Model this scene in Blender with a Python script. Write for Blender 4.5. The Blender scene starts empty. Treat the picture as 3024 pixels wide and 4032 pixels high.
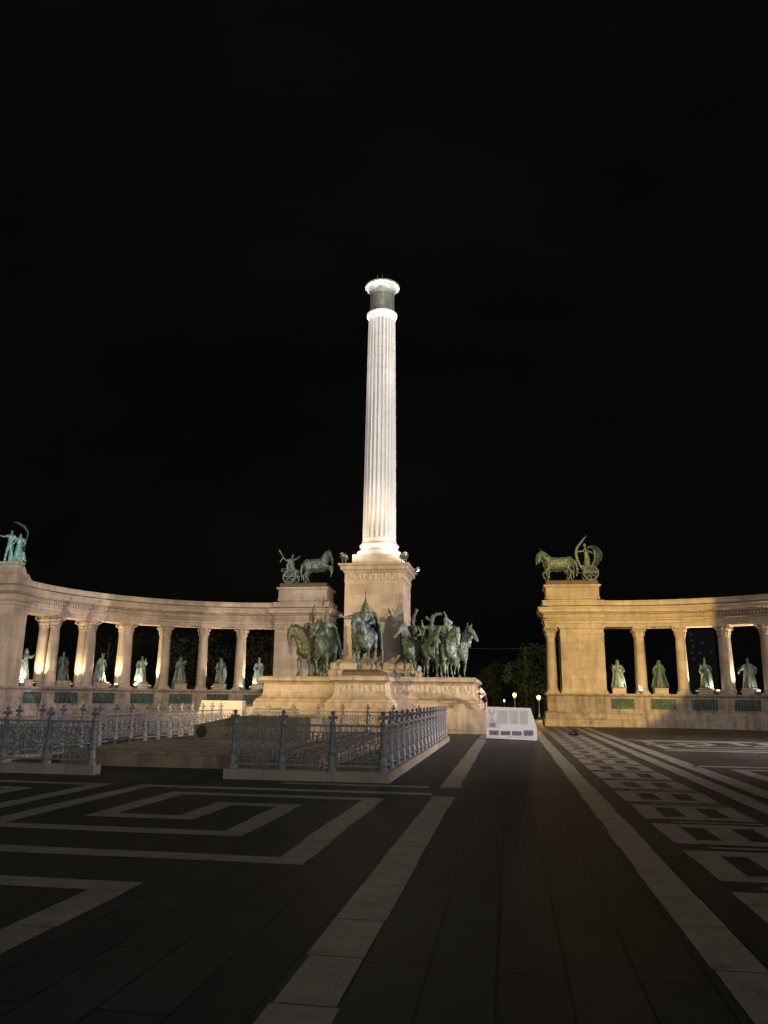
import bpy, bmesh, math, random
from mathutils import Vector, Matrix, noise
R_ = math.radians
random.seed(7)
S = bpy.context.scene
COL = S.collection
PI = math.pi

# ------------------------------------------------------------------ camera
H = 1.7
CAM_R = Vector((0.98772018, 0.15585363, 0.01088587))
CAM_U = Vector((0.02619295, -0.23388237, 0.97191201))
CAM_F = Vector((-0.15402202, 0.95969197, 0.23509261))
cd = bpy.data.cameras.new('camera')
cam = bpy.data.objects.new('camera', cd)
COL.objects.link(cam)
m = Matrix((CAM_R, CAM_U, -CAM_F)).transposed().to_4x4()
m.translation = (0, 0, H)
cam.matrix_world = m
cd.sensor_fit = 'HORIZONTAL'
cd.sensor_width = 36
cd.lens = 36 * 3028 / 3024
cd.clip_end = 3000
cd.clip_start = 0.1
S.camera = cam
FPX = 3028.0

# ------------------------------------------------------------------ world, sun, exposure
S.view_settings.view_transform = 'Standard'
S.view_settings.look = 'None'
S.view_settings.exposure = 0
S.view_settings.gamma = 1
w = bpy.data.worlds.new('World')
S.world = w
w.use_nodes = True
nt = w.node_tree
nt.nodes.clear()
wo = nt.nodes.new('ShaderNodeOutputWorld')
bg = nt.nodes.new('ShaderNodeBackground')
sky = nt.nodes.new('ShaderNodeTexSky')
sky.sky_type = 'NISHITA'
sky.sun_disc = False
sky.sun_elevation = R_(-6)
sky.sun_rotation = R_(200)
tc = nt.nodes.new('ShaderNodeTexCoord')
mp = nt.nodes.new('ShaderNodeMapping')
mp.inputs['Scale'].default_value = (1.2, 1.2, 3.0)
nz = nt.nodes.new('ShaderNodeTexNoise')
nz.inputs['Scale'].default_value = 1.7
nz.inputs['Detail'].default_value = 5
rp = nt.nodes.new('ShaderNodeValToRGB')
rp.color_ramp.elements[0].position = 0.42
rp.color_ramp.elements[0].color = (0.0013, 0.0015, 0.0017, 1)
rp.color_ramp.elements[1].position = 0.75
rp.color_ramp.elements[1].color = (0.0042, 0.0033, 0.0026, 1)
nt.links.new(tc.outputs['Generated'], mp.inputs['Vector'])
nt.links.new(mp.outputs['Vector'], nz.inputs['Vector'])
nt.links.new(nz.outputs['Fac'], rp.inputs['Fac'])
bg2 = nt.nodes.new('ShaderNodeBackground')
bg2.inputs['Strength'].default_value = 1.0
nt.links.new(rp.outputs['Color'], bg2.inputs['Color'])
nt.links.new(sky.outputs['Color'], bg.inputs['Color'])
bg.inputs['Strength'].default_value = 0.0015
ad = nt.nodes.new('ShaderNodeAddShader')
nt.links.new(bg.outputs[0], ad.inputs[0])
nt.links.new(bg2.outputs[0], ad.inputs[1])
nt.links.new(ad.outputs[0], wo.inputs['Surface'])


def sun(name, direction, strength, color, angle):
    d = bpy.data.lights.new(name, 'SUN')
    d.energy = strength
    d.color = color
    d.angle = R_(angle)
    o = bpy.data.objects.new(name, d)
    COL.objects.link(o)
    o.rotation_euler = Vector(direction).to_track_quat('-Z', 'Y').to_euler()
    return o


def spot(name, loc, target, energy, color, size, blend=0.3, radius=0.15):
    d = bpy.data.lights.new(name, 'SPOT')
    d.energy = energy
    d.color = color
    d.spot_size = R_(size)
    d.spot_blend = blend
    d.shadow_soft_size = radius
    o = bpy.data.objects.new(name, d)
    COL.objects.link(o)
    o.location = loc
    o.rotation_euler = (Vector(target) - Vector(loc)).to_track_quat('-Z', 'Y').to_euler()
    return o


def point(name, loc, energy, color, radius=0.1):
    d = bpy.data.lights.new(name, 'POINT')
    d.energy = energy
    d.color = color
    d.shadow_soft_size = radius
    o = bpy.data.objects.new(name, d)
    COL.objects.link(o)
    o.location = loc
    return o


AX, AY = -7.45, 44.75          # axis of the great column
# faint glow of the city night on everything, low from behind the camera
sun('night_glow', (-0.34, 0.86, -0.42), 0.70, (1.0, 0.97, 0.92), 45)
# floodlight masts of the square (behind and beside the camera), then added fills
spot('flood_monument', (-25, 7, 4.6), (-8.0, 42, 5.2), 46000, (1.0, 0.68, 0.27), 27, 0.5, 0.18)
spot('flood_monument_side', (36, 29, 4.6), (-4, 43.5, 5.4), 90000, (1.0, 0.78, 0.74), 19, 0.5, 0.12)
spot('flood_right_pier', (7.0, 18, 4.4), (4.3, 54.3, 8.2), 56000, (1.0, 0.63, 0.16), 30, 0.12, 0.12)
spot('flood_left_colonnade', (-2, 6, 4.0), (-19, 52, 6.8), 46000, (1.0, 0.72, 0.47), 23, 0.6, 0.2)
spot('flood_left_end', (-9, 4, 3.6), (-30, 43, 5.0), 36000, (1.0, 0.76, 0.68), 24, 0.6, 0.2)
spot('flood_right_colonnade', (22, 14, 6.0), (15, 50, 3.4), 11000, (1.0, 0.73, 0.58), 32, 0.6, 0.2)
spot('flood_right_paving', (26, 31, 8.0), (7, 32, 0), 44000, (1.0, 0.83, 0.77), 72, 1.0, 0.25)
spot('board_fill', (-16, 4, 11.0), (0.3, 36, 0.9), 23000, (1.0, 0.89, 0.82), 9.5, 0.7, 0.15)  # added spot, no mast of its own, to brighten the information board
spot('left_chariot_fill', (-2, 6, 4.0), (-14.4, 55, 11.2), 34000, (0.96, 1.0, 0.80), 6.5, 0.5, 0.15)  # extra narrow spot put in to lift the dim left chariot
spot('left_figures_fill', (-9, 4, 3.6), (-29.0, 41.6, 10.6), 24000, (0.80, 1.0, 0.95), 5.0, 0.6, 0.15)  # cyan spot added to brighten the pair with the scythe
# the column: two far beams, and uplights on the corners of its pedestal
spot('column_beam', (-34, 14, 6), (AX, AY, 19.6), 34000, (1.0, 0.94, 0.86), 22, 0.35, 0.15)
spot('column_beam', (22, 16, 6), (AX, AY, 19.6), 88000, (1.0, 0.95, 0.93), 22, 0.35, 0.15)
for sx in (-1, 1):
    for sy in (-1, 1):
        P0 = (AX + sx * 1.95, AY + sy * 1.95, 9.95)
        spot('column_uplight', P0, (AX + sx * 0.75, AY + sy * 0.75, 28.0), 27000, (1.0, 0.95, 0.92), 13, 1.0, 0.12)
        spot('column_uplight', P0, (AX, AY, 10.9), 290, (1.0, 0.95, 0.90), 125, 1.0, 0.2)


# ------------------------------------------------------------------ helpers
def at(px, py, Y):
    d = CAM_F + (px - 1512) / FPX * CAM_R - (py - 2016) / FPX * CAM_U
    t = Y / d.y
    return Vector((0, 0, H)) + d * t


def tag(o, label=None, cat=None, group=None, kind=None):
    if label: o['label'] = label
    if cat: o['category'] = cat
    if group: o['group'] = group
    if kind: o['kind'] = kind
    return o


def thing(name, label, cat, loc=(0, 0, 0), rz=0.0, group=None, scale=1.0):
    o = bpy.data.objects.new(name, None)
    COL.objects.link(o)
    o.location = loc
    o.rotation_euler = (0, 0, rz)
    o.scale = (scale, scale, scale)
    o.empty_display_size = 0.3
    return tag(o, label, cat, group)


def link(name, me, mat, parent=None, smooth=False):
    if mat is not None:
        me.materials.clear()
        me.materials.append(mat)
    if smooth:
        me.polygons.foreach_set('use_smooth', [True] * len(me.polygons))
    o = bpy.data.objects.new(name, me)
    COL.objects.link(o)
    if parent is not None:
        o.parent = parent
    return o


class MB:
    def __init__(s):
        s.v = []
        s.f = []

    def add(s, vs, fs):
        b = len(s.v)
        s.v += [tuple(v) for v in vs]
        s.f += [tuple(i + b for i in f) for f in fs]

    def box(s, x0, x1, y0, y1, z0, z1):
        s.add([(x0, y0, z0), (x1, y0, z0), (x1, y1, z0), (x0, y1, z0), (x0, y0, z1), (x1, y0, z1), (x1, y1, z1), (x0, y1, z1)],
              [(0, 3, 2, 1), (4, 5, 6, 7), (0, 1, 5, 4), (1, 2, 6, 5), (2, 3, 7, 6), (3, 0, 4, 7)])

    def obox(s, c, u, hu, hv, z0, z1):
        """box centred at c (x,y), half hu along unit u (x,y), half hv across"""
        ux, uy = u
        vx, vy = -uy, ux
        q = []
        for z in (z0, z1):
            for a, b in ((-1, -1), (1, -1), (1, 1), (-1, 1)):
                q.append((c[0] + a * hu * ux + b * hv * vx, c[1] + a * hu * uy + b * hv * vy, z))
        s.add(q, [(0, 3, 2, 1), (4, 5, 6, 7), (0, 1, 5, 4), (1, 2, 6, 5), (2, 3, 7, 6), (3, 0, 4, 7)])

    def loft_rect(s, x0, x1, y0, y1, prof):
        """prof: list of (offset, z); rectangle grown by offset"""
        n = len(prof)
        vs = []
        for o, z in prof:
            vs += [(x0 - o, y0 - o, z), (x1 + o, y0 - o, z), (x1 + o, y1 + o, z), (x0 - o, y1 + o, z)]
        fs = [(0, 3, 2, 1), (4 * n - 4, 4 * n - 3, 4 * n - 2, 4 * n - 1)]
        for i in range(n - 1):
            for k in range(4):
                a, b = 4 * i + k, 4 * i + (k + 1) % 4
                fs.append((a, b, b + 4, a + 4))
        s.add(vs, fs)

    def lathe(s, prof, cx=0, cy=0, n=24, rf=None):
        """prof (r,z); rf(theta, z, r)->r"""
        vs = []
        for r, z in prof:
            for k in range(n):
                t = 2 * PI * k / n
                rr = rf(t, z, r) if rf else r
                vs.append((cx + rr * math.cos(t), cy + rr * math.sin(t), z))
        fs = []
        m_ = len(prof)
        for i in range(m_ - 1):
            for k in range(n):
                a, b = i * n + k, i * n + (k + 1) % n
                fs.append((a, b, b + n, a + n))
        fs.append(tuple(reversed(range(n))))
        fs.append(tuple(range((m_ - 1) * n, m_ * n)))
        s.add(vs, fs)

    def tube(s, pts, r, n=6, closed=False):
        pts = [Vector(p) for p in pts]
        N = len(pts)
        rs = r if isinstance(r, (list, tuple)) else [r] * N
        vs = []
        prev = None
        for i, p in enumerate(pts):
            if closed:
                d = pts[(i + 1) % N] - pts[i - 1]
            else:
                d = pts[min(i + 1, N - 1)] - pts[max(i - 1, 0)]
            d.normalize()
            if prev is None:
                a = d.orthogonal().normalized()
            else:
                a = (prev - d * prev.dot(d))
                a = a.normalized() if a.length > 1e-6 else d.orthogonal().normalized()
            prev = a
            b = d.cross(a)
            for k in range(n):
                t = 2 * PI * k / n
                vs.append(p + (a * math.cos(t) + b * math.sin(t)) * rs[i])
        fs = []
        for i in range(N if closed else N - 1):
            for k in range(n):
                a0, b0 = i * n + k, i * n + (k + 1) % n
                j = ((i + 1) % N) * n
                fs.append((a0, b0, j + (k + 1) % n, j + k))
        if not closed:
            fs.append(tuple(reversed(range(n))))
            fs.append(tuple(range((N - 1) * n, N * n)))
        s.add(vs, fs)

    def sweep(s, C, R, th0, th1, n, prof, dens=1):
        """closed profile (dr,z) swept round C from th0 to th1 (degrees from +Y towards +X)"""
        m_ = len(prof)
        vs = []
        for i in range(n + 1):
            t = R_(th0 + (th1 - th0) * i / n)
            for dr, z in prof:
                vs.append((C[0] + (R + dr) * math.sin(t), C[1] + (R + dr) * math.cos(t), z))
        fs = []
        for i in range(n):
            for k in range(m_):
                a, b = i * m_ + k, i * m_ + (k + 1) % m_
                fs.append((a, a + m_, b + m_, b))
        fs.append(tuple(range(m_)))
        fs.append(tuple(reversed(range(n * m_, (n + 1) * m_))))
        s.add(vs, fs)

    def mesh(s, name):
        me = bpy.data.meshes.new(name)
        me.from_pydata(s.v, [], s.f)
        bm = bmesh.new()
        bm.from_mesh(me)
        bmesh.ops.recalc_face_normals(bm, faces=bm.faces)
        bm.to_mesh(me)
        bm.free()
        return me

    def build(s, name, mat, parent=None, smooth=False):
        return link(name, s.mesh(name), mat, parent, smooth)


def auto_smooth(o, ang=35):
    me = o.data
    me.polygons.foreach_set('use_smooth', [True] * len(me.polygons))
    bm = bmesh.new()
    bm.from_mesh(me)
    for e in bm.edges:
        if len(e.link_faces) == 2 and e.calc_face_angle(0) > R_(ang):
            e.smooth = False
    bm.to_mesh(me)
    bm.free()
    return o


_UNIT = []
for i in range(1, 6):
    ph = PI * i / 6
    for k in range(9):
        t = 2 * PI * k / 9
        _UNIT.append(Vector((math.sin(ph) * math.cos(t), math.sin(ph) * math.sin(t), math.cos(ph))))
_UNIT += [Vector((0, 0, 1)), Vector((0, 0, -1))]


class Blob:
    """tapered capsules and ellipsoids fused into one continuous surface"""
    def __init__(s):
        s.bm = bmesh.new()

    def cap(s, p0, r0, p1, r1):
        p0, p1 = Vector(p0), Vector(p1)
        vs = [s.bm.verts.new(p0 + u * r0) for u in _UNIT] + [s.bm.verts.new(p1 + u * r1) for u in _UNIT]
        res = bmesh.ops.convex_hull(s.bm, input=vs)
        dead = [g for g in res['geom_interior'] if isinstance(g, bmesh.types.BMVert)]
        dead += [g for g in res['geom_unused'] if isinstance(g, bmesh.types.BMVert)]
        if dead:
            bmesh.ops.delete(s.bm, geom=list(set(dead)), context='VERTS')

    def chain(s, *pr):
        for (p0, r0), (p1, r1) in zip(pr[:-1], pr[1:]):
            s.cap(p0, r0, p1, r1)

    def ell(s, c, rx, ry, rz, rot=None):
        c = Vector(c)
        M = Matrix.Diagonal((rx, ry, rz))
        if rot is not None:
            M = rot.to_3x3() @ M
        vs = [s.bm.verts.new(c + M @ u) for u in _UNIT]
        bmesh.ops.convex_hull(s.bm, input=vs)

    def bake(s, name, voxel=0.035, rough=0.0, freq=(9, 9, 3), smooth=3):
        me = bpy.data.meshes.new(name)
        s.bm.to_mesh(me)
        s.bm.free()
        o = bpy.data.objects.new(name, me)
        COL.objects.link(o)
        md = o.modifiers.new('r', 'REMESH')
        md.mode = 'VOXEL'
        md.voxel_size = voxel
        if smooth:
            sm = o.modifiers.new('s', 'SMOOTH')
            sm.factor = 0.5
            sm.iterations = smooth
        dg = bpy.context.evaluated_depsgraph_get()
        dg.update()
        out = bpy.data.meshes.new_from_object(o.evaluated_get(dg))
        out.name = name
        bpy.data.objects.remove(o)
        bpy.data.meshes.remove(me)
        if rough:
            out.update()
            off = random.random() * 50
            nn = [v.normal.copy() for v in out.vertices]
            for v, n in zip(out.vertices, nn):
                p = Vector((v.co.x * freq[0] + off, v.co.y * freq[1], v.co.z * freq[2]))
                v.co += n * (noise.turbulence(p, 3, False) * rough * 1.4 - rough * 0.5)
        out.polygons.foreach_set('use_smooth', [True] * len(out.polygons))
        return out


# ------------------------------------------------------------------ materials
def mat(name, rough=0.7, metal=0.0, spec=0.5):
    m_ = bpy.data.materials.new(name)
    m_.use_nodes = True
    n = m_.node_tree
    b = n.nodes['Principled BSDF']
    b.inputs['Roughness'].default_value = rough
    b.inputs['Metallic'].default_value = metal
    b.inputs['Specular IOR Level'].default_value = spec
    return m_, n, b


def nd(n, t, **kw):
    x = n.nodes.new(t)
    for k, v in kw.items():
        if k in x.inputs:
            x.inputs[k].default_value = v
        else:
            setattr(x, k, v)
    return x


def coords(n, scale=(1, 1, 1)):
    g = nd(n, 'ShaderNodeNewGeometry')
    mp_ = nd(n, 'ShaderNodeMapping')
    mp_.inputs['Scale'].default_value = scale
    n.links.new(g.outputs['Position'], mp_.inputs['Vector'])
    return mp_.outputs['Vector']


def ramp(n, fac, stops):
    r = nd(n, 'ShaderNodeValToRGB')
    el = r.color_ramp.elements
    while len(el) < len(stops): el.new(0.5)
    for e, (p, c) in zip(el, stops):
        e.position = p
        e.color = (*c, 1)
    n.links.new(fac, r.inputs['Fac'])
    return r.outputs['Color']


def mix(n, a, b, fac, mode='MIX'):
    x = nd(n, 'ShaderNodeMix', data_type='RGBA', blend_type=mode)
    for sock, v in ((x.inputs[6], a), (x.inputs[7], b), (x.inputs[0], fac)):
        if hasattr(v, 'is_output'):
            n.links.new(v, sock)
        else:
            sock.default_value = (*v, 1) if isinstance(v, tuple) else v
    return x.outputs[2]


def noise_tex(n, vec, scale, detail=5, rough=0.55):
    t = nd(n, 'ShaderNodeTexNoise', Scale=scale, Detail=detail, Roughness=rough)
    n.links.new(vec, t.inputs['Vector'])
    return t.outputs['Fac']


def bump(n, b, height, strength=0.3, dist=0.02):
    x = nd(n, 'ShaderNodeBump', Strength=strength, Distance=dist)
    n.links.new(height, x.inputs['Height'])
    n.links.new(x.outputs['Normal'], b.inputs['Normal'])


def stone(name, base, dirt=0.35, course=0.62, blockl=1.5, joints=True, vary=1.0, stains=0.0):
    """ashlar limestone: courses with slightly different tones, streaks, stains"""
    m_, n, b = mat(name, 0.8, 0, 0.3)
    v = coords(n)
    sep = nd(n, 'ShaderNodeSeparateXYZ')
    n.links.new(v, sep.inputs[0])
    s_ = nd(n, 'ShaderNodeMath', operation='ADD')
    n.links.new(sep.outputs[0], s_.inputs[0])
    n.links.new(sep.outputs[1], s_.inputs[1])
    cmb = nd(n, 'ShaderNodeCombineXYZ')
    n.links.new(s_.outputs[0], cmb.inputs[0])
    n.links.new(sep.outputs[2], cmb.inputs[1])
    br = nd(n, 'ShaderNodeTexBrick', Scale=1.0)
    br.inputs['Brick Width'].default_value = blockl
    br.inputs['Row Height'].default_value = course
    br.inputs['Mortar Size'].default_value = 0.006 if joints else 0.0
    br.inputs['Mortar Smooth'].default_value = 0.3
    lo = tuple(c * (1 - 0.14 * vary) for c in base)
    hi = tuple(min(1, c * (1 + 0.10 * vary)) for c in base)
    br.inputs['Color1'].default_value = (*lo, 1)
    br.inputs['Color2'].default_value = (*hi, 1)
    br.inputs['Mortar'].default_value = (*(c * 0.55 for c in base), 1)
    n.links.new(cmb.outputs[0], br.inputs['Vector'])
    f1 = noise_tex(n, v, 0.9, 8, 0.62)
    st = coords(n, (2.4, 2.4, 0.35))
    f2 = noise_tex(n, st, 1.4, 6, 0.6)
    c1 = mix(n, br.outputs['Color'], ramp(n, f1, [(0.3, (0.62, 0.6, 0.56)), (0.62, (1.05, 1.03, 1.0))]), 0.6 * min(1, vary + 0.1), 'MULTIPLY')
    c2 = mix(n, c1, ramp(n, f2, [(0.36, (0.5, 0.45, 0.38)), (0.55, (1, 1, 1))]), dirt, 'MULTIPLY')
    if stains:
        f4 = noise_tex(n, coords(n, (1, 1, 1.6)), 2.1, 7, 0.7)
        c2 = mix(n, c2, ramp(n, f4, [(0.52, (1, 1, 1)), (0.66, (0.42, 0.34, 0.26))]), stains, 'MULTIPLY')
    n.links.new(c2, b.inputs['Base Color'])
    f3 = noise_tex(n, v, 14, 6)
    bump(n, b, f3, 0.35, 0.02)
    return m_


def carved(name, base, scale=5.0):
    """stone band cut with a running ornament"""
    m_, n, b = mat(name, 0.8, 0, 0.3)
    v = coords(n, (1.0, 1.0, 0.55))
    vo = nd(n, 'ShaderNodeTexVoronoi', Scale=scale)
    n.links.new(v, vo.inputs['Vector'])
    f1 = noise_tex(n, v, 4, 6)
    c = ramp(n, f1, [(0.3, tuple(x * 0.8 for x in base)), (0.7, tuple(x * 1.08 for x in base))])
    n.links.new(c, b.inputs['Base Color'])
    bump(n, b, vo.outputs['Distance'], 0.9, 0.07)
    return m_


def bronze(name, dark, green, amount=0.5, rough=0.5, metal=0.3):
    m_, n, b = mat(name, rough, metal, 0.4)
    tcx = nd(n, 'ShaderNodeTexCoord')
    mp_ = nd(n, 'ShaderNodeMapping')
    mp_.inputs['Scale'].default_value = (3.2, 3.2, 1.2)
    n.links.new(tcx.outputs['Object'], mp_.inputs['Vector'])
    f1 = noise_tex(n, mp_.outputs['Vector'], 2.2, 8, 0.65)
    f2 = noise_tex(n, mp_.outputs['Vector'], 11, 5, 0.6)
    c = ramp(n, f1, [(0.5 - 0.22 * amount - 0.1, dark), (0.5, tuple((a + g) / 2 for a, g in zip(dark, green))), (0.72 - 0.1 * amount, green)])
    c2 = mix(n, c, ramp(n, f2, [(0.35, (0.55, 0.55, 0.5)), (0.6, (1.05, 1.05, 1.0))]), 0.6, 'MULTIPLY')
    n.links.new(c2, b.inputs['Base Color'])
    bump(n, b, f2, 0.5, 0.03)
    return m_


def plain(name, color, rough=0.6, metal=0.0, var=0.25, scale=6.0, bmp=0.0):
    m_, n, b = mat(name, rough, metal)
    v = coords(n)
    f = noise_tex(n, v, scale, 6)
    c = ramp(n, f, [(0.3, tuple(x * (1 - var) for x in color)), (0.7, tuple(min(1, x * (1 + var)) for x in color))])
    n.links.new(c, b.inputs['Base Color'])
    if bmp:
        bump(n, b, f, bmp, 0.02)
    return m_


def glow(name, color, strength):
    m_, n, b = mat(name, 0.4)
    b.inputs['Base Color'].default_value = (*color, 1)
    b.inputs['Emission Color'].default_value = (*color, 1)
    b.inputs['Emission Strength'].default_value = strength
    return m_


LIME = stone('limestone', (0.43, 0.375, 0.30))
LIME_P = stone('limestone_plinth', (0.42, 0.36, 0.275), 0.6, 0.42, 1.7)
LIME_POD = stone('limestone_podium', (0.335, 0.298, 0.265), 0.7, 0.5, 1.9, True, 1.0, 0.6)
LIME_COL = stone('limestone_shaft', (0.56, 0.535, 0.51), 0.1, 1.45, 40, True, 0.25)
CARVE = carved('limestone_carved', (0.42, 0.36, 0.28))
CARVE2 = carved('limestone_ornament', (0.42, 0.36, 0.28), 7)
BRZ = bronze('bronze_patina', (0.032, 0.046, 0.041), (0.135, 0.20, 0.178), 0.48)
BRZ_G = bronze('bronze_green', (0.07, 0.092, 0.08), (0.235, 0.315, 0.275), 0.58)
BRZ_B = bronze('bronze_blue_green', (0.12, 0.20, 0.19), (0.26, 0.46, 0.42), 0.8)
BRZ_Y = bronze('bronze_olive', (0.036, 0.043, 0.030), (0.12, 0.145, 0.10), 0.42)
BRZ_REL = bronze('bronze_relief', (0.022, 0.042, 0.038), (0.075, 0.135, 0.115), 0.55, 0.55, 0.2)
BRZ_BASE = plain('bronze_base', (0.085, 0.06, 0.042), 0.6, 0.2, 0.3)
BRZ_CAP = bronze('bronze_drum', (0.12, 0.115, 0.085), (0.36, 0.36, 0.30), 0.6)
BRZ_LIP = bronze('bronze_capital', (0.30, 0.34, 0.32), (0.58, 0.63, 0.59), 0.7)
IRON = plain('cast_iron', (0.185, 0.192, 0.205), 0.55, 0.1, 0.25, 14)
KERB = stone('kerb_stone', (0.30, 0.275, 0.22), 0.3, 5, 1.5)
MEMST = stone('memorial_stone', (0.27, 0.232, 0.165), 0.7, 0.5, 2.5, False)
MEMLET = plain('memorial_letters', (0.40, 0.355, 0.26), 0.6)
FLOODM = plain('lamp_housing', (0.16, 0.16, 0.15), 0.4, 0.5)
WARM = glow('warm_lens', (1.0, 0.82, 0.45), 14)
WHITE_L = glow('white_lens', (1.0, 0.95, 0.8), 10)
LAMP_G = glow('lamp_globe_glow', (1.0, 0.70, 0.18), 9)

# ---- ground materials
def ground_mat():
    m_, n, b = mat('dark_granite_paving', 0.42, 0, 0.17)
    v = coords(n)
    mp_ = nd(n, 'ShaderNodeMapping')
    mp_.inputs['Rotation'].default_value = (0, 0, PI / 2)
    mp_.inputs['Location'].default_value = (0.3, 0.12, 0)
    n.links.new(v, mp_.inputs['Vector'])
    br = nd(n, 'ShaderNodeTexBrick', Scale=1.0)
    br.inputs['Brick Width'].default_value = 2.1
    br.inputs['Row Height'].default_value = 0.44
    br.inputs['Mortar Size'].default_value = 0.011
    br.inputs['Mortar Smooth'].default_value = 0.3
    br.inputs['Color1'].default_value = (0.038, 0.039, 0.038, 1)
    br.inputs['Color2'].default_value = (0.051, 0.052, 0.050, 1)
    br.inputs['Mortar'].default_value = (0.012, 0.012, 0.011, 1)
    n.links.new(mp_.outputs['Vector'], br.inputs['Vector'])
    f = noise_tex(n, v, 0.55, 8, 0.6)
    c = mix(n, br.outputs['Color'], ramp(n, f, [(0.32, (0.5, 0.5, 0.48)), (0.68, (1.25, 1.22, 1.16))]), 0.85, 'MULTIPLY')
    g = noise_tex(n, v, 60, 3)
    c = mix(n, c, ramp(n, g, [(0.35, (0.7, 0.7, 0.7)), (0.65, (1.2, 1.2, 1.2))]), 0.5, 'MULTIPLY')
    n.links.new(c, b.inputs['Base Color'])
    rr = nd(n, 'ShaderNodeMapRange')
    rr.inputs['To Min'].default_value = 0.40
    rr.inputs['To Max'].default_value = 0.68
    n.links.new(f, rr.inputs['Value'])
    n.links.new(rr.outputs[0], b.inputs['Roughness'])
    h = mix(n, g, br.outputs['Fac'], 0.5)
    bump(n, b, g, 0.25, 0.01)
    return m_


def stripe_mat():
    m_, n, b = mat('pale_granite_paving', 0.5, 0, 0.4)
    v = coords(n)
    f = noise_tex(n, v, 1.3, 8, 0.65)
    g = noise_tex(n, v, 45, 4)
    c = ramp(n, f, [(0.3, (0.225, 0.212, 0.185)), (0.7, (0.31, 0.292, 0.256))])
    w_ = noise_tex(n, v, 4.5, 9, 0.72)
    c = mix(n, c, ramp(n, w_, [(0.36, (0.55, 0.52, 0.47)), (0.52, (1.02, 1.02, 1.02))]), 0.7, 'MULTIPLY')
    c = mix(n, c, ramp(n, g, [(0.35, (0.78, 0.78, 0.78)), (0.65, (1.12, 1.12, 1.12))]), 0.6, 'MULTIPLY')
    n.links.new(c, b.inputs['Base Color'])
    bump(n, b, g, 0.3, 0.01)
    return m_


GROUND = ground_mat()
STRIPE = stripe_mat()

# ------------------------------------------------------------------ ground
mb = MB()
mb.add([(-400, -60, 0), (400, -60, 0), (400, 600, 0), (-400, 600, 0)], [(0, 1, 2, 3)])
g = mb.build('ground', GROUND)
tag(g, 'dark granite paving of the wide square', 'ground', kind='structure')

sb = MB()


def band(x0, x1, y0, y1, slab=1.05):
    """a row of pale slabs laid 4 mm proud of the dark paving, slightly ragged"""
    j = lambda a=0.017: random.uniform(-a, a)
    if (x1 - x0) < (y1 - y0):
        y = y0
        while y < y1 - 1e-3:
            e = min(y + slab * random.uniform(0.8, 1.2), y1)
            if y1 - e < 0.25: e = y1
            a, b = j(), j()
            sb.add([(x0 + a, y + 0.007, 0.004), (x1 + b, y + 0.007, 0.004), (x1 + b, e - 0.007, 0.004), (x0 + a, e - 0.007, 0.004)], [(0, 1, 2, 3)])
            y = e
    else:
        x = x0
        while x < x1 - 1e-3:
            e = min(x + slab * random.uniform(0.8, 1.2), x1)
            if x1 - e < 0.25: e = x1
            a, b = j(), j()
            sb.add([(x + 0.004, y0 + a, 0.004), (e - 0.004, y0 + a, 0.004), (e - 0.004, y1 + b, 0.004), (x + 0.004, y1 + b, 0.004)], [(0, 1, 2, 3)])
            x = e


def path(pts, hw=0.175):
    for (xa, ya), (xb, yb) in zip(pts[:-1], pts[1:]):
        if abs(xa - xb) < 1e-6:
            lo, hi = sorted((ya, yb))
            band(xa - hw, xa + hw, lo + hw, hi - hw)
        else:
            lo, hi = sorted((xa, xb))
            band(lo - hw, hi + hw, ya - hw, ya + hw)


band(-1.39, -1.0, -2, 14.5)
band(-1.39, -1.0, 15.95, 39.0)
band(1.26, 1.63, -2, 53)
M1 = [(-7.45, 8.57), (-2.35, 8.57), (-2.35, 13.85), (-5.92, 13.85), (-5.92, 11.18), (-4.62, 11.18), (-4.62, 12.72), (-3.52, 12.72), (-3.52, 10.03), (-7.0, 10.03), (-7.0, 14.82), (-1.6, 14.82)]
M2 = [(-7.45, 7.17), (-3.58, 7.17), (-3.58, 1.5), (-7.45, 1.5)]
for P in (M1, M2):
    path(P)
    path([(-14.9 - x, y) for x, y in P])
band(-4.6, -1.6, 15.8, 16.1)
path([(-21.5, 14.82), (-21.5, 8.57), (-17, 8.57)])
# right hand side: a runner of framed squares, two stripes, then key pattern again
y = 0.33
while y < 52:
    band(1.97, 2.30, y, y + 1.62)
    band(3.25, 3.56, y, y + 1.62)
    band(2.62, 2.94, y + 0.31, y + 1.31)
    band(2.304, 3.246, y, y + 0.30)
    band(2.304, 3.246, y + 1.32, y + 1.62)
    band(2.30, 3.56, y + 1.77, y + 1.89)
    y += 2.05
band(3.93, 4.30, -2, 52)
band(4.56, 4.98, -2, 52)
for y0 in (0, 14.2, 28.4):
    path([(12.7 + x * -1 - 9.3, y + y0 - 6.2) for x, y in [(x, y) for x, y in M1]])
    path([(12.7 + (14.9 + x) - 9.3 , y + y0 - 6.2) for x, y in M1])
for yb in (29.5, 33.2, 36.2):
    band(5.4, 22, yb, yb + 0.5)
g = sb.build('paving_stripes', STRIPE)
tag(g, 'pale granite stripes, framed squares and key pattern in the dark paving', 'paving', kind='structure')

# ------------------------------------------------------------------ great column
PT = 2.78          # top of statue plinth
cm = thing('column_monument', 'tall white-lit fluted column on a stone pedestal and broad statue plinth', 'monument', (AX, AY, 0))


def loc_mb():
    return MB()


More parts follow.
